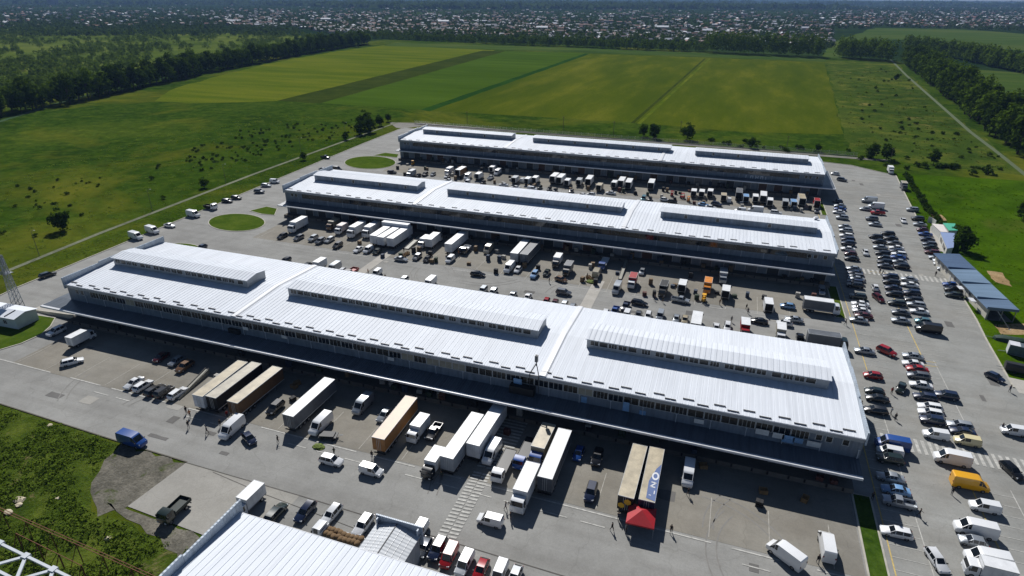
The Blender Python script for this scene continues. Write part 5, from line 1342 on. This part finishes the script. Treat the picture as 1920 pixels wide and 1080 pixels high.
# ------------------------------------------------------------------ people
SKIN = pm('skin', (176, 128, 100), .6, .1, 3); HAIR = pm('dark hair', (34, 26, 20), .7)
def person_mesh(stride, arm, seed):
    J = {}; E = []
    def j(n_, p, r, par=None): J[n_] = (Vector(p), r); E.append((par, n_)) if par else None
    s = stride
    j('pelvis', (0, 0, .96), .14); j('belly', (.01, 0, 1.12), .135, 'pelvis'); j('chest', (.02, 0, 1.34), .15, 'belly'); j('neck', (.03, 0, 1.5), .058, 'chest'); j('chin', (.06, 0, 1.58), .07, 'neck'); j('head', (.045, 0, 1.66), .095, 'chin'); j('crown', (.03, 0, 1.74), .075, 'head')
    for q, sy in (('l', 1), ('r', -1)):
        d = s*sy; j('hip'+q, (.0, .1*sy, .9), .1, 'pelvis'); j('knee'+q, (.22*d+.03, .1*sy, .5), .065, 'hip'+q); j('ankle'+q, (.38*d-.05, .1*sy, .09), .045, 'knee'+q); j('toe'+q, (.38*d+.13, .11*sy, .05), .038, 'ankle'+q)
        j('sh'+q, (.01, .19*sy, 1.42), .065, 'chest'); e = -.2*d+arm*.12; j('elbow'+q, (e, .24*sy, 1.14), .045, 'sh'+q); j('wrist'+q, (e*1.4+.08+arm*.15, .23*sy, .9+arm*.18), .03, 'elbow'+q); w_ = J['wrist'+q][0]
        dirv = (w_-J['elbow'+q][0]).normalized(); j('palm'+q, w_+dirv*.08, .032, 'wrist'+q)
        pp = J['palm'+q][0]
        for f, (off, ln) in enumerate(((-.03, .075), (-.01, .088), (.01, .082), (.028, .066))): j('f%s%d' % (q, f), pp+dirv*ln+Vector((off, -.015*sy, 0)), .0095, 'palm'+q)
        j('th'+q, w_+dirv*.07+Vector((.05, -.01*sy, 0)), .0105, 'wrist'+q)
    names = list(J); ix = {n_: i for i, n_ in enumerate(names)}
    me = bpy.data.meshes.new('person'); me.from_pydata([J[n_][0] for n_ in names], [(ix[a], ix[c]) for a, c in E], [])
    o = link('person_rig', me); sk = o.modifiers.new('skin', 'SKIN'); sk.use_smooth_shade = True
    for i, n_ in enumerate(names): me.skin_vertices[0].data[i].radius = (J[n_][1], J[n_][1]*(1.25 if n_ in ('chest', 'belly', 'pelvis') else 1)); me.skin_vertices[0].data[i].use_root = (n_ == 'pelvis')
    o.modifiers.new('sub', 'SUBSURF').levels = 1
    dg = bpy.context.evaluated_depsgraph_get(); out = bpy.data.meshes.new_from_object(o.evaluated_get(dg)); bpy.data.objects.remove(o); bpy.data.meshes.remove(me)
    out.materials.clear()
    for m_ in (DARKT, DARKT, SKIN, TYRE): out.materials.append(m_)
    for p in out.polygons:
        c = p.center; p.material_index = 2 if (c.z > 1.5 or (abs(c.y) > .19 and c.z < .96+arm*.18 and c.z > .6)) else 0 if c.z > .95 else 3 if c.z < .09 else 1
    out.name = 'person'; return out
PM = [person_mesh(.0, 0, 1), person_mesh(.8, 0, 2), person_mesh(.3, 1, 3), person_mesh(-.7, .5, 4)]
HAIR_ME = mk(lambda m: m.loft([[(.02+math.cos(t)*r*1.05, math.sin(t)*r*.9, z) for t in [2*math.pi*i/10 for i in range(10)]] for z, r in ((1.63, .104), (1.7, .112), (1.77, .092), (1.81, .04))]), 'hair', [HAIR])
FACE = mk(lambda m: (m.hexa([(.13, -.015, 1.62), (.165, -.012, 1.62), (.165, .012, 1.62), (.13, .015, 1.62), (.13, -.01, 1.665), (.14, -.008, 1.665), (.14, .008, 1.665), (.13, .01, 1.665)]), [m.box(.02, .06, s*.098-.012, s*.098+.012, 1.62, 1.68) for s in (-1, 1)]), 'face', [SKIN])
EYE = mk(lambda m: ([m.box(.125, .14, s-.014, s+.014, 1.672, 1.684) for s in (-.036, .036)], m.box(.125, .139, -.025, .025, 1.59, 1.598)), 'eyes_and_mouth', [HAIR])
TOPS = {'black': (26, 26, 30), 'dark blue': (34, 42, 70), 'grey': (84, 86, 92), 'white': (206, 206, 202), 'red': (140, 36, 34), 'dark green': (44, 56, 42), 'orange': (196, 120, 60)}
PEOPLE = [(348, 768, 'black', 'black', 'standing left of the stained tan trailer'), (355, 775, 'orange', 'black', 'beside the man in black by the stained tan trailer'), (352, 795, 'black', 'dark blue', 'walking below the stained tan trailer'), (387, 806, 'dark blue', 'black', 'walking left of the white panel van'),
 (412, 793, 'black', 'grey', 'beside the white panel van under the left trailers'), (425, 776, 'red', 'black', 'at the front corner of the third left trailer'), (520, 823, 'black', 'black', 'under the corner of the grey blue trailer'), (626, 846, 'dark green', 'black', 'beside the low black handcart'), (697, 852, 'black', 'grey', 'behind the orange brown trailer'), (828, 890, 'dark green', 'black', 'beside the black cabbed lorry'), (925, 893, 'black', 'black', 'at the top of the striped crossing'), (948, 948, 'grey', 'black', 'right of the striped crossing'),
 (957, 967, 'black', 'dark blue', 'near the white box lorry before a trailer'), (1148, 987, 'black', 'black', 'left of the red gazebo'), (1160, 968, 'dark blue', 'black', 'beside the black trailer front'), (1259, 991, 'black', 'black', 'alone right of the red gazebo'), (1174, 990, 'grey', 'black', 'at the left corner of the red gazebo'), (1291, 922, 'black', 'grey', 'below the white van in canopy shade'),
 (1637, 930, 'black', 'black', 'in the shade beside the grass strip'), (1725, 961, 'black', 'black', 'below the silver pickup in the car park'), (1787, 920, 'black', 'grey', 'below the bright yellow van'), (1535, 1048, 'black', 'dark blue', 'crouched load side of the open white van'), (1673, 732, 'red', 'black', 'left of the dark green angled hatchback'), (1672, 770, 'white', 'black', 'in a white top in the near car park'), (1680, 781, 'black', 'black', 'next to the person in the white top'), (1615, 758, 'black', 'black', 'at the end parapet of the nearest warehouse'),
 (1650, 508, 'black', 'brown', 'on the far striped crossing'), (1655, 511, 'dark green', 'black', 'stepping off the far striped crossing'), (1755, 513, 'black', 'black', 'in the aisle near the blue roofed building'), (1586, 604, 'black', 'grey', 'by the silver saloon at the warehouse corner'), (1227, 557, 'grey', 'black', 'in the yard right of the black estate car'), (1243, 562, 'dark green', 'brown', 'below the short black lorry'), (1030, 525, 'black', 'black', 'below the dark green hatchback'), (1096, 524, 'black', 'black', 'beside the heap of green produce'),
 (1101, 517, 'dark green', 'black', 'behind the heap of green produce'), (787, 469, 'black', 'black', 'between the grey estate and the white trailer'), (757, 468, 'black', 'grey', 'at the foot of the pale loading ramp'), (860, 474, 'orange', 'black', 'left of the dropside lorry with white load'), (860, 468, 'white', 'black', 'behind the person in orange by the dropside'), (722, 519, 'brown', 'black', 'right of the small white van by the roof edge'), (690, 509, 'orange', 'black', 'left of the small white van by the roof edge'), (1400, 575, 'black', 'black', 'alone between lorries in the yard'), (1403, 582, 'grey', 'black', 'second of two lone walkers between lorries'),
 (1350, 566, 'brown', 'black', 'below the white lorry with dark back'), (1372, 598, 'grey', 'black', 'by the white estate near the roof edge'), (1808, 532, 'white', 'black', 'on the apron of the blue roofed building'), (1895, 728, 'dark blue', 'black', 'walking below the dark blue hatchback at the exit'), (1880, 800, 'dark blue', 'black', 'behind the small white van at the right edge')]
for k, (px, py, tp, bt, wh) in enumerate(PEOPLE):
    TOPS.setdefault(bt, PAINT.get(bt, (30, 30, 34))); TOPS.setdefault(tp, PAINT.get(tp, (30, 30, 34)))
    q = at(px, py, ZG+.9); t = link('person', PM[k % 4], None, (q.x, q.y, ZG), rnd.uniform(0, 6.28)); tag(t, 'person in %s top %s' % (tp, wh), 'person', 'people in the yards and car park')
    for i, c in ((0, tp), (1, bt)): t.material_slots[i].link = 'OBJECT'; t.material_slots[i].material = pm('cloth '+c, TOPS[c], .85, .15, 4)
    link('hair', HAIR_ME, t); link('face', FACE, t); link('eyes_and_mouth', EYE, t)
# ------------------------------------------------------------------ vegetation
def leafball(mb, c, rx, rz, n, leaf, r, mat=0):
    for _ in range(n):
        t = r.uniform(0, 6.283); u = r.uniform(-.55, 1); s = math.sqrt(max(0, 1-u*u))
        d = Vector((s*math.cos(t), s*math.sin(t), u)); k = r.uniform(.72, 1.08)
        p = (c[0]+d.x*rx*k, c[1]+d.y*rx*k, c[2]+d.z*rz*k)
        nrm = (d+Vector((r.uniform(-.6, .6), r.uniform(-.6, .6), r.uniform(-.3, .6)))).normalized()
        a = nrm.orthogonal().normalized(); b = nrm.cross(a); w_ = r.uniform(0, 6.28); a, b = a*math.cos(w_)+b*math.sin(w_), b*math.cos(w_)-a*math.sin(w_)
        q = leaf*r.uniform(.6, 1.25); a = a*q; b = b*q*.8; n0 = len(mb.v)
        mb.v += [(p[0]-a.x-b.x*.3, p[1]-a.y-b.y*.3, p[2]-a.z-b.z*.3), (p[0]-b.x, p[1]-b.y, p[2]-b.z), (p[0]+a.x+b.x*.2, p[1]+a.y+b.y*.2, p[2]+a.z+b.z*.2), (p[0]+b.x, p[1]+b.y, p[2]+b.z)]
        mb.f.append((n0, n0+1, n0+2, n0+3)); mb.m.append(mat)
LEAFD = foliage('shelterbelt leaves', (24, 42, 8), (86, 108, 26), .25); LEAFM = foliage('meadow tree leaves', (38, 58, 14), (70, 92, 26), .3); LEAFL = foliage('light leaves', (52, 80, 18), (98, 122, 34)); BARK = pm('bark', (72, 60, 46), .9, .3, 2)
LEAFW = foliage('distant wood leaves', (50, 72, 24), (96, 116, 46), .3); TUFT = foliage('weed leaves', (72, 94, 28), (116, 136, 50), .4); LEAFT = foliage('town tree leaves', (46, 68, 32), (86, 106, 54), .3)
def tree_meshes(seed, H, Rd, clumps, per, leaf, mat, trunk=.22):
    r = random.Random(seed); mb = MB(); cen = []
    zc = H*(.5+trunk*.5)
    for k in range(clumps):
        t = r.uniform(0, 6.283); u = r.uniform(-1, 1); s = math.sqrt(1-u*u); kk = r.uniform(.45, .92)
        x, y, z = s*math.cos(t)*Rd*kk*(1-.25*max(0, u)), s*math.sin(t)*Rd*kk*(1-.25*max(0, u)), zc+u*kk*(H*(1-trunk)*.5)
        rr = Rd*r.uniform(.26, .46); cen.append((x, y, z)); leafball(mb, (x, y, z), rr, rr*.85, per, leaf, r)
    cr = mb.mesh('crown', [mat], fix=False)
    tb = MB(); tb.tube((0, 0, -.1), (r.uniform(-.2, .2), r.uniform(-.2, .2), H*.5), H*.022, H*.012, 8)
    for c in cen[:7]: tb.tube((0, 0, H*r.uniform(.22, .42)), (c[0]*.85, c[1]*.85, c[2]), H*.009, H*.004, 5, caps=False)
    return cr, tb.mesh('trunk', [BARK])
TB = [tree_meshes(20+k, 21+k*1.2, 6.4+.3*k, 40, 22, .95, LEAFD, .03) for k in range(5)]
TS = [tree_meshes(40+k, 9, 3.6, 34, 34, .42, LEAFM, .04) for k in range(3)]
SH = [tree_meshes(60+k, 3.2, 2.0, 14, 18, .36, LEAFM, .02) for k in range(4)]
TL = tree_meshes(70, 16, 5.5, 24, 16, 1.0, LEAFL, .1)
def plant(name, meshes, x, y, s, label, cat, group=None, sz=1.0):
    t = empty(name, label, cat, (x, y, 0), rnd.uniform(0, 6.28), group); t.scale = (s, s, s*sz); link('crown', meshes[0], t); link('trunk', meshes[1], t); return t
def along(pts, step):
    out = []
    for a, b in zip(pts, pts[1:]):
        a = Vector(a); b = Vector(b); n = max(1, int((b-a).length/step)); d = (b-a).normalized()
        for j in range(n): out.append((a.lerp(b, j/n), Vector((-d.y, d.x))))
    return out
ntree = 0
WOOD = []
LB = A2((-90, 250), (0, 222), (100, 203), (200, 183), (300, 160), (400, 137), (500, 117), (600, 98), (700, 82))
for p, q in along(LB, 9.2):
    for rw in range(3):
        x = p.x+q.x*(rw*9+6)+rnd.uniform(-2.5, 2.5); y = p.y+q.y*(rw*9+6)+rnd.uniform(-2.5, 2.5)
        if rw < 2 and y < 1000: plant('shelterbelt_tree', TB[rnd.randrange(5)], x, y, rnd.uniform(.62, .98), 'broad dark green tree in the shelterbelt left of the crop fields', 'tree', 'trees in the left shelterbelt'); ntree += 1
        else: WOOD.append((x, y, rnd.uniform(14, 21), 5.5))
RB = A2((1945, 338), (1890, 296), (1830, 250), (1770, 197), (1715, 148), (1680, 117))
for p, q in along(RB, 9.5):
    for rw in range(3):
        off = -(rw*9+8.5); x = p.x+q.x*off+rnd.uniform(-2.5, 2.5); y = p.y+q.y*off+rnd.uniform(-2.5, 2.5)
        if rw < 2: plant('shelterbelt_tree', TB[rnd.randrange(5)], x, y, rnd.uniform(.75, 1.08), 'broad dark green tree in the shelterbelt beside the right field path', 'tree', 'trees in the right shelterbelt'); ntree += 1
        else: WOOD.append((x, y, rnd.uniform(17, 24), 6))
plant('lime_green_tree', TL, *at(1800, 172)[:2], 1.25, 'bright lime green tree standing out of the right shelterbelt', 'tree')
for px, py, s in ((672, 88, 1.2), (690, 84, 1.2)): plant('lime_green_tree', TL, *at(px, py)[:2], s, 'bright lime green tree at the far end of the left shelterbelt', 'tree', 'lime green trees ending the left shelterbelt')
def belt(px, step, rows_, h0, h1, r0, away=9):
    for p, q in along(A2(*px), step):
        for rw in range(rows_): WOOD.append((p.x+rnd.uniform(-4, 4), p.y+rw*away+rnd.uniform(-3, 3), rnd.uniform(h0, h1), r0))
belt(((1330, 99), (1440, 104), (1550, 109)), 8, 4, 24, 31, 7); belt(((1578, 110), (1640, 114), (1680, 118)), 8, 5, 22, 28, 7)
belt(((960, 84), (1100, 89), (1200, 94), (1330, 98)), 10, 3, 11, 17, 6.5); belt(((700, 72), (830, 78), (960, 84)), 12, 3, 9, 14, 6); belt(((1700, 96), (1800, 112), (1930, 140), (2080, 168)), 9, 4, 17, 24, 7)
belt(((560, 78), (720, 66), (900, 68), (1100, 74), (1300, 82), (1480, 84)), 26, 3, 8, 13, 7, 30)
def inpoly(x, y, P):
    c = False; n = len(P)
    for i in range(n):
        (x0, y0), (x1, y1) = P[i], P[(i+1) % n]
        if (y0 > y) != (y1 > y) and x < (x1-x0)*(y-y0)/(y1-y0)+x0: c = not c
    return c
def wood(name, trees, per, leaf, mat, seed):
    mb = MB(); r = random.Random(seed)
    for x, y, h, rr in trees:
        for k in range(3 if rr > 5 else 2):
            leafball(mb, (x+r.uniform(-.4, .4)*rr, y+r.uniform(-.4, .4)*rr, h*(.28+.24*k)), rr*(.82-.16*k), h*.3, per, leaf*rr, r)
    return struct(mb.build(name, mat, fix=False), 'stuff')
wood('shelterbelt_woods', WOOD, 44, .17, LEAFD, 5)
# scrubby woodland beyond the left shelterbelt, with clearings
WL = A2((-120, 226), (0, 190), (200, 158), (400, 120), (560, 92), (690, 74), (560, 66), (300, 58), (-160, 52)); T2 = []
r2 = random.Random(12)
while len(T2) < 1700:
    px = r2.uniform(-120, 690); py = 50+(r2.random()**1.35)*170
    p = at(px, py)
    if not inpoly(p.x, p.y, WL): continue
    g = math.sin(p.x*.021+1.3)*math.cos(p.y*.017)+.5*math.sin(p.x*.05+p.y*.031)
    if g < -.15 and r2.random() < .85: continue
    T2.append((p.x, p.y, r2.uniform(5, 11), r2.uniform(3.2, 5.6)))
wood('scrub_woodland', T2, 26, .2, LEAFW, 6)
sheet('woodland_floor', wob([(a[0]-8 if a[0] < 0 else a[0], a[1]) for a in WL], 60, 6, 30), .03, ground('woodland floor', ((56, 72, 24), (76, 92, 34), (104, 112, 52)), .006, .02, .2, bmp=0, fine=.4))
# single trees and shrubs
for px, py, k, s, lab in ((685, 242, 0, 1.35, 'tallest dark tree at the road bend behind the verge'), (694, 248, 1, 1.1, 'dark tree touching the tallest one at the road bend'), (676, 252, 2, 1.0, 'rounded tree left of the tallest at the bend'), (712, 236, 0, .8, 'smaller dark tree right of the road bend group'), (728, 228, 1, .6, 'small tree near the junction of the side road'), (648, 262, 2, .55, 'small bush like tree on the fence path verge'),
 (118, 432, 0, .95, 'lone dark round tree in the left meadow'), (1206, 256, 1, .85, 'first dark tree behind the farthest warehouse roof'), (1226, 260, 2, 1.0, 'second dark tree behind the farthest warehouse roof'), (1288, 262, 0, 1.15, 'third dark tree behind the farthest warehouse roof'), (1408, 278, 1, .7, 'light green small tree behind the fence'), (1634, 296, 2, .9, 'dark tree near the far right yard corner'), (1661, 300, 0, .95, 'dark tree behind the white lorry at the far corner'),
 (1750, 308, 1, .9, 'dark tree by the rough pasture edge'), (1803, 470, 2, .95, 'large dark bush between the cabins and blue roof'), (1791, 441, 1, .45, 'round green bush beside the lavender roofed cabin'), (1533, 284, 0, .5, 'small tree at the right end of the fence'), (1918, 412, 1, .9, 'dark bush at the right edge of the lawn'), (384, 352, 0, .55, 'dark bush by the second lamp on the path'), (570, 300, 1, .5, 'dark bush by the fence path'), (1680, 150, 2, .7, 'lone tree in the rough pasture near the path')):
    plant('tree', TS[k], *at(px, py)[:2], s, lab, 'tree')
def shrubs(poly, n, smin, smax, lab, grp, seed):
    r = random.Random(seed); xs = [p[0] for p in poly]; ys = [p[1] for p in poly]; k = 0
    while k < n:
        x = r.uniform(min(xs), max(xs)); y = r.uniform(min(ys), max(ys))
        if not inpoly(x, y, poly): continue
        p = at(x, y); plant('shrub', SH[r.randrange(4)], p.x, p.y, r.uniform(smin, smax), lab, 'shrub', grp, r.uniform(.6, 1)); k += 1
shrubs([(1590, 125), (1675, 122), (1750, 200), (1880, 300), (1700, 300), (1600, 250)], 72, .25, .85, 'low dark shrub scattered in the rough pasture', 'shrubs in the rough pasture', 1)
shrubs([(1330, 262), (1600, 283), (1650, 305), (1890, 318), (1860, 334), (1690, 318), (1600, 297), (1330, 272)], 40, .5, 1.1, 'dark shrub in the hedge behind the far yard fence', 'shrubs in the hedge behind the fence', 2)
shrubs([(420, 250), (560, 232), (660, 226), (660, 255), (560, 275), (470, 300), (330, 320), (360, 280)], 165, .18, .55, 'dark shrub in the shrubby part of the left meadow', 'shrubs in the left meadow', 3)
shrubs([(20, 350), (160, 330), (230, 320), (160, 370), (100, 390), (20, 395)], 24, .2, .5, 'dark shrub along the ditch in the left meadow', 'shrubs along the meadow ditch', 4)
shrubs([(0, 400), (330, 300), (420, 310), (330, 370), (120, 450), (0, 480)], 14, .3, .6, 'small shrub between the meadow and the fence path', 'shrubs by the fence path', 5)
for p, q in along(A2((1690, 330), (1730, 395), (1762, 428)), 3.2): plant('hedge_shrub', SH[rnd.randrange(4)], p.x+1.6, p.y, rnd.uniform(.55, .8), 'clipped dark hedge shrub along the upper right kerb', 'shrub', 'hedge along the upper right kerb')
# tall grass and weeds
def tufts(name, poly, n, smin, smax, hgt, seed, mat=TUFT, clump=0.0):
    mb = MB(); r = random.Random(seed); xs = [p[0] for p in poly]; ys = [p[1] for p in poly]; k = 0
    while k < n:
        x = r.uniform(min(xs), max(xs)); y = r.uniform(min(ys), max(ys))
        if not inpoly(x, y, poly): continue
        if clump and math.sin(x*.31+math.sin(y*.23)*2)*math.cos(y*.37+x*.11) < clump: k += .25; continue
        s = r.uniform(smin, smax); leafball(mb, (x, y, s*hgt*.35), s, s*hgt, 11, s*.26, r); k += 1
    return struct(mb.build(name, mat, fix=False), 'stuff')
tufts('weeds', [(-150, 64.6), (-101, 64), (-96, 54), (-89, 49.5), (-66, 49), (-60, 41), (-60, 10), (-150, 10)], 9500, .22, .95, .7, 1, clump=-.45)
tufts('tall_weeds', [(-150, 64), (-104, 63), (-97, 54), (-90, 48), (-66, 48), (-60, 40), (-60, 10), (-150, 10)], 420, .8, 1.7, .75, 7, clump=.1)
tufts('meadow_growth', [(-206, 112), (-212, 236), (-214, 340), (-300, 380), (-330, 280), (-290, 120), (-206, 80)], 2600, .3, 1.0, .4, 2, clump=.1)
tufts('verge_growth', [(-188.6, 100), (-200, 100), (-207, 234), (-207.6, 352), (-199, 352), (-193, 200)], 2200, .2, .6, .6, 3)
tufts('lawn_growth', [(71, 150), (78, 335), (150, 330), (170, 150)], 3200, .2, .7, .35, 4, mat=foliage('lawn leaves', (42, 68, 8), (76, 102, 18), .35), clump=-.1)
tufts('pasture_growth', A2((1560, 135), (1680, 128), (1890, 318), (1600, 275)), 1500, .4, 1.3, .35, 5, mat=foliage('pasture leaves', (48, 68, 22), (92, 104, 38), .3), clump=.1)
for k, (px, py) in enumerate(((37, 940), (203, 1010), (22, 1002))):
    pass
RUB = pm('pale rubble', (196, 184, 158), .9, .3, 2)
for px, py, s in ((37, 938, .7), (36, 948, .5), (108, 935, .35), (203, 1010, .45), (17, 962, .6), (94, 798, .4)):
    bm = bmesh.new(); bmesh.ops.create_icosphere(bm, subdivisions=2, radius=s)
    for v in bm.verts: v.co = Vector((v.co.x*1.3, v.co.y, v.co.z*.5))*(1+rnd.uniform(-.22, .22))
    me = bpy.data.meshes.new('rubble_lump'); bm.to_mesh(me); bm.free(); me.materials.append(RUB); q = at(px, py); t = link('rubble_lump', me, None, (q.x, q.y, s*.25)); tag(t, 'pale rubble lump lying in the weeds at lower left', 'rubble', 'rubble lumps in the weeds')
# ------------------------------------------------------------------ the town on the plain
TWALL = [pm('house wall '+n_, c, .85, .1, .2) for n_, c in (('white', (176, 174, 170)), ('cream', (166, 154, 134)), ('pink', (156, 132, 124)), ('grey', (132, 130, 130)))]
TROOF = [pm('house roof '+n_, c, .8, .2, .3) for n_, c in (('red tile', (112, 62, 54)), ('brown tile', (92, 66, 54)), ('grey sheet', (126, 130, 138)), ('white sheet', (196, 200, 208)), ('dark slate', (70, 72, 78)), ('orange tile', (118, 78, 62)))]
RN = ('red', 'brown', 'grey', 'white', 'dark', 'orange')
def house(mb, x, y, a, L, W, h, rh, wi, ri):
    c, s = math.cos(a), math.sin(a); T = lambda u, v, z: (x+c*u-s*v, y+s*u+c*v, z)
    l, w_ = L/2, W/2
    mb.poly([T(-l, -w_, 0), T(l, -w_, 0), T(l, -w_, h), T(-l, -w_, h)], wi); mb.poly([T(l, w_, 0), T(-l, w_, 0), T(-l, w_, h), T(l, w_, h)], wi)
    mb.poly([T(-l, w_, 0), T(-l, -w_, 0), T(-l, -w_, h), T(-l, 0, h+rh), T(-l, w_, h)], wi); mb.poly([T(l, -w_, 0), T(l, w_, 0), T(l, w_, h), T(l, 0, h+rh), T(l, -w_, h)], wi)
    o = .5; e = h-.25*rh/w_*2*o
    mb.poly([T(-l-o, -w_-o, e), T(l+o, -w_-o, e), T(l+o, 0, h+rh+.06), T(-l-o, 0, h+rh+.06)], ri); mb.poly([T(l+o, w_+o, e), T(-l-o, w_+o, e), T(-l-o, 0, h+rh+.06), T(l+o, 0, h+rh+.06)], ri)
HM = {}
def house_mesh(L, W, h, rh, wi, ri):
    k = (L, W, h, rh, wi, ri)
    if k not in HM: b = MB(); house(b, 0, 0, 0, L, W, h, rh, 0, 1); HM[k] = b.mesh('house', [TWALL[wi], TROOF[ri]], fix=False)
    return HM[k]
EXC = [A2((1555, 96), (1640, 50), (1960, 60), (2150, 80), (2150, 260), (1680, 130)), A2((-300, 300), (-300, 56), (380, 50), (560, 52), (690, 78), (560, 120)), A2((700, 78), (1340, 96), (1340, 240), (300, 240))]
TOWN = []; r3 = random.Random(33)
def dens(px, py):
    d = 1.0
    if px < 420: d *= .55 if py < 34 else .25
    if py < 22: d *= .5
    if py < 12: d *= .25
    if 1560 < px and py > 52: d = 0
    return d
tries = 0
while len(TOWN) < 3300 and tries < 60000:
    tries += 1; px = r3.uniform(-80, 2000); base = 64+max(0, px-700)*.028 if px < 1560 else 52+max(0, px-1560)*.028
    py = 9+(base-9)*r3.random()**.8
    if r3.random() > dens(px, py): continue
    p = at(px, py)
    if p.y < 0 or any(inpoly(p.x, p.y, P) for P in EXC): continue
    TOWN.append((p.x, p.y, py, px))
TOWN.sort(key=lambda t: -t[2])
SIZES = ((9.5, 7, 3.4, 2.2), (11, 8, 4.6, 2.6), (8, 6, 3, 2), (13, 8, 5, 2.4), (17, 9, 3.8, 1.5))
big = MB(); grid = {}; nh = 0
for x, y, py, px in TOWN:
    key = (int(x//14), int(y//14))
    if key in grid: continue
    grid[key] = 1
    a = (.35+(.18 if int(x//260) % 2 else -.25)+(1.57 if r3.random() < .5 else 0))+r3.uniform(-.08, .08); L, W, h, rh = SIZES[r3.choice((0, 0, 1, 1, 2, 3, 4))]
    wi = r3.choice((0, 0, 0, 1, 2, 3)); ri = r3.choice((0, 1, 1, 2, 2, 3, 3, 4, 4, 5))
    if nh < 290:
        o = link('house', house_mesh(L, W, h, rh, wi, ri), None, (x, y, 0), a)
        tag(o, 'small %s roofed %s walled house in the distant town' % (RN[ri], ('white', 'cream', 'pink', 'grey')[wi]), 'house', '%s roofed %s town houses' % (RN[ri], ('white', 'cream', 'pink', 'grey')[wi])); nh += 1
    else: house(big, x, y, a, L*1.1, W*1.1, h, rh, wi, 4+ri)
struct(big.build('far_town_houses', TWALL+TROOF, fix=False), 'stuff')
for px, py, L, W, h, lab in ((1016, 58, 26, 16, 8, 'long white hall at the near edge of the town'), (832, 46, 30, 18, 9, 'white arched hall in the left part of the town'), (1240, 57, 34, 18, 8, 'large white roofed hall above the hedge line'), (1325, 62, 22, 14, 6, 'white hall at the right of the hedge line'), (612, 40, 30, 16, 7, 'grey white hall left in the town'), (100, 9, 60, 30, 40, 'dark tower block on the left horizon'), (440, 43, 40, 14, 6, 'long white shed among the left trees'), (1508, 58, 18, 12, 7, 'white and blue house at the town edge by the tall trees')):
    q = at(px, py); o = link('hall', house_mesh(L, W, h, 3, 0 if h < 20 else 3, 3 if h < 20 else 4), None, (q.x, q.y, 0), .3); tag(o, lab, 'building')
# garden trees between the houses
TT = []; tries = 0
while len(TT) < 12500 and tries < 60000:
    tries += 1; px = r3.uniform(-80, 2000); base = 68+max(0, px-700)*.028 if px < 1560 else 53+max(0, px-1560)*.028
    py = 8+(base-8)*r3.random()**.75; p = at(px, py)
    if any(inpoly(p.x, p.y, P) for P in EXC[:2]) and px > 560: continue
    far = p.length > 4500
    TT.append((p.x, p.y, r3.uniform(6, 10)*(1.2 if far else 1), r3.uniform(3.5, 6)*(1.6 if far else 1)))
wood('town_trees', TT, 8, .36, LEAFT, 9)
FW = []
for k in range(2600):
    px = r3.uniform(-150, 2080); py = r3.uniform(4.5, 17); p = at(px, py)
    if p.length < 3500 or p.length > 15000: continue
    if math.sin(p.x*.0011+p.y*.0006)+math.sin(p.y*.0017) < -.3: continue
    FW.append((p.x, p.y, r3.uniform(12, 20), r3.uniform(30, 70)))
wood('far_woods', FW, 9, .4, LEAFT, 10)
# low hills on the horizon
mb = MB(); r4 = random.Random(4); dirs = [-1.25+k*.045 for k in range(48)]
prev = None
for k, a in enumerate(dirs):
    hgt = 55+45*math.sin(k*.5)+30*math.sin(k*1.3+1)+(80 if k < 18 else 0); hgt = max(6, hgt*(.18 if k > 27 else .5 if k > 22 else 1.2))
    row_ = []
    for d, f in ((12500, 0), (13400, .55), (14300, 1), (15600, .7), (16500, 0)): row_.append((math.sin(a)*d, math.cos(a)*d, hgt*f-.5))
    if prev:
        for i in range(4): mb.quad(prev[i], prev[i+1], row_[i+1], row_[i])
    prev = row_
struct(mb.build('hills', PLAIN, smooth=180))
# ------------------------------------------------------------------ air
mb = MB(); mb.box(-19000, 19000, -19000, 19000, -1, 260); hz = struct(mb.build('haze', []), 'stuff')
hm = bpy.data.materials.new('haze'); hm.use_nodes = True; ht = hm.node_tree; ht.nodes.remove(ht.nodes['Principled BSDF'])
pv = ht.nodes.new('ShaderNodeVolumePrincipled'); pv.inputs['Color'].default_value = (.31, .52, .95, 1); pv.inputs['Density'].default_value = .00006; pv.inputs['Anisotropy'].default_value = .0
ht.links.new(pv.outputs[0], ht.nodes['Material Output'].inputs['Volume']); hz.data.materials.append(hm)
print('vehicles', len(VEH), 'trees', ntree, 'houses', nh, 'objects', len(bpy.data.objects), 'faces', sum(len(m.polygons) for m in bpy.data.meshes))
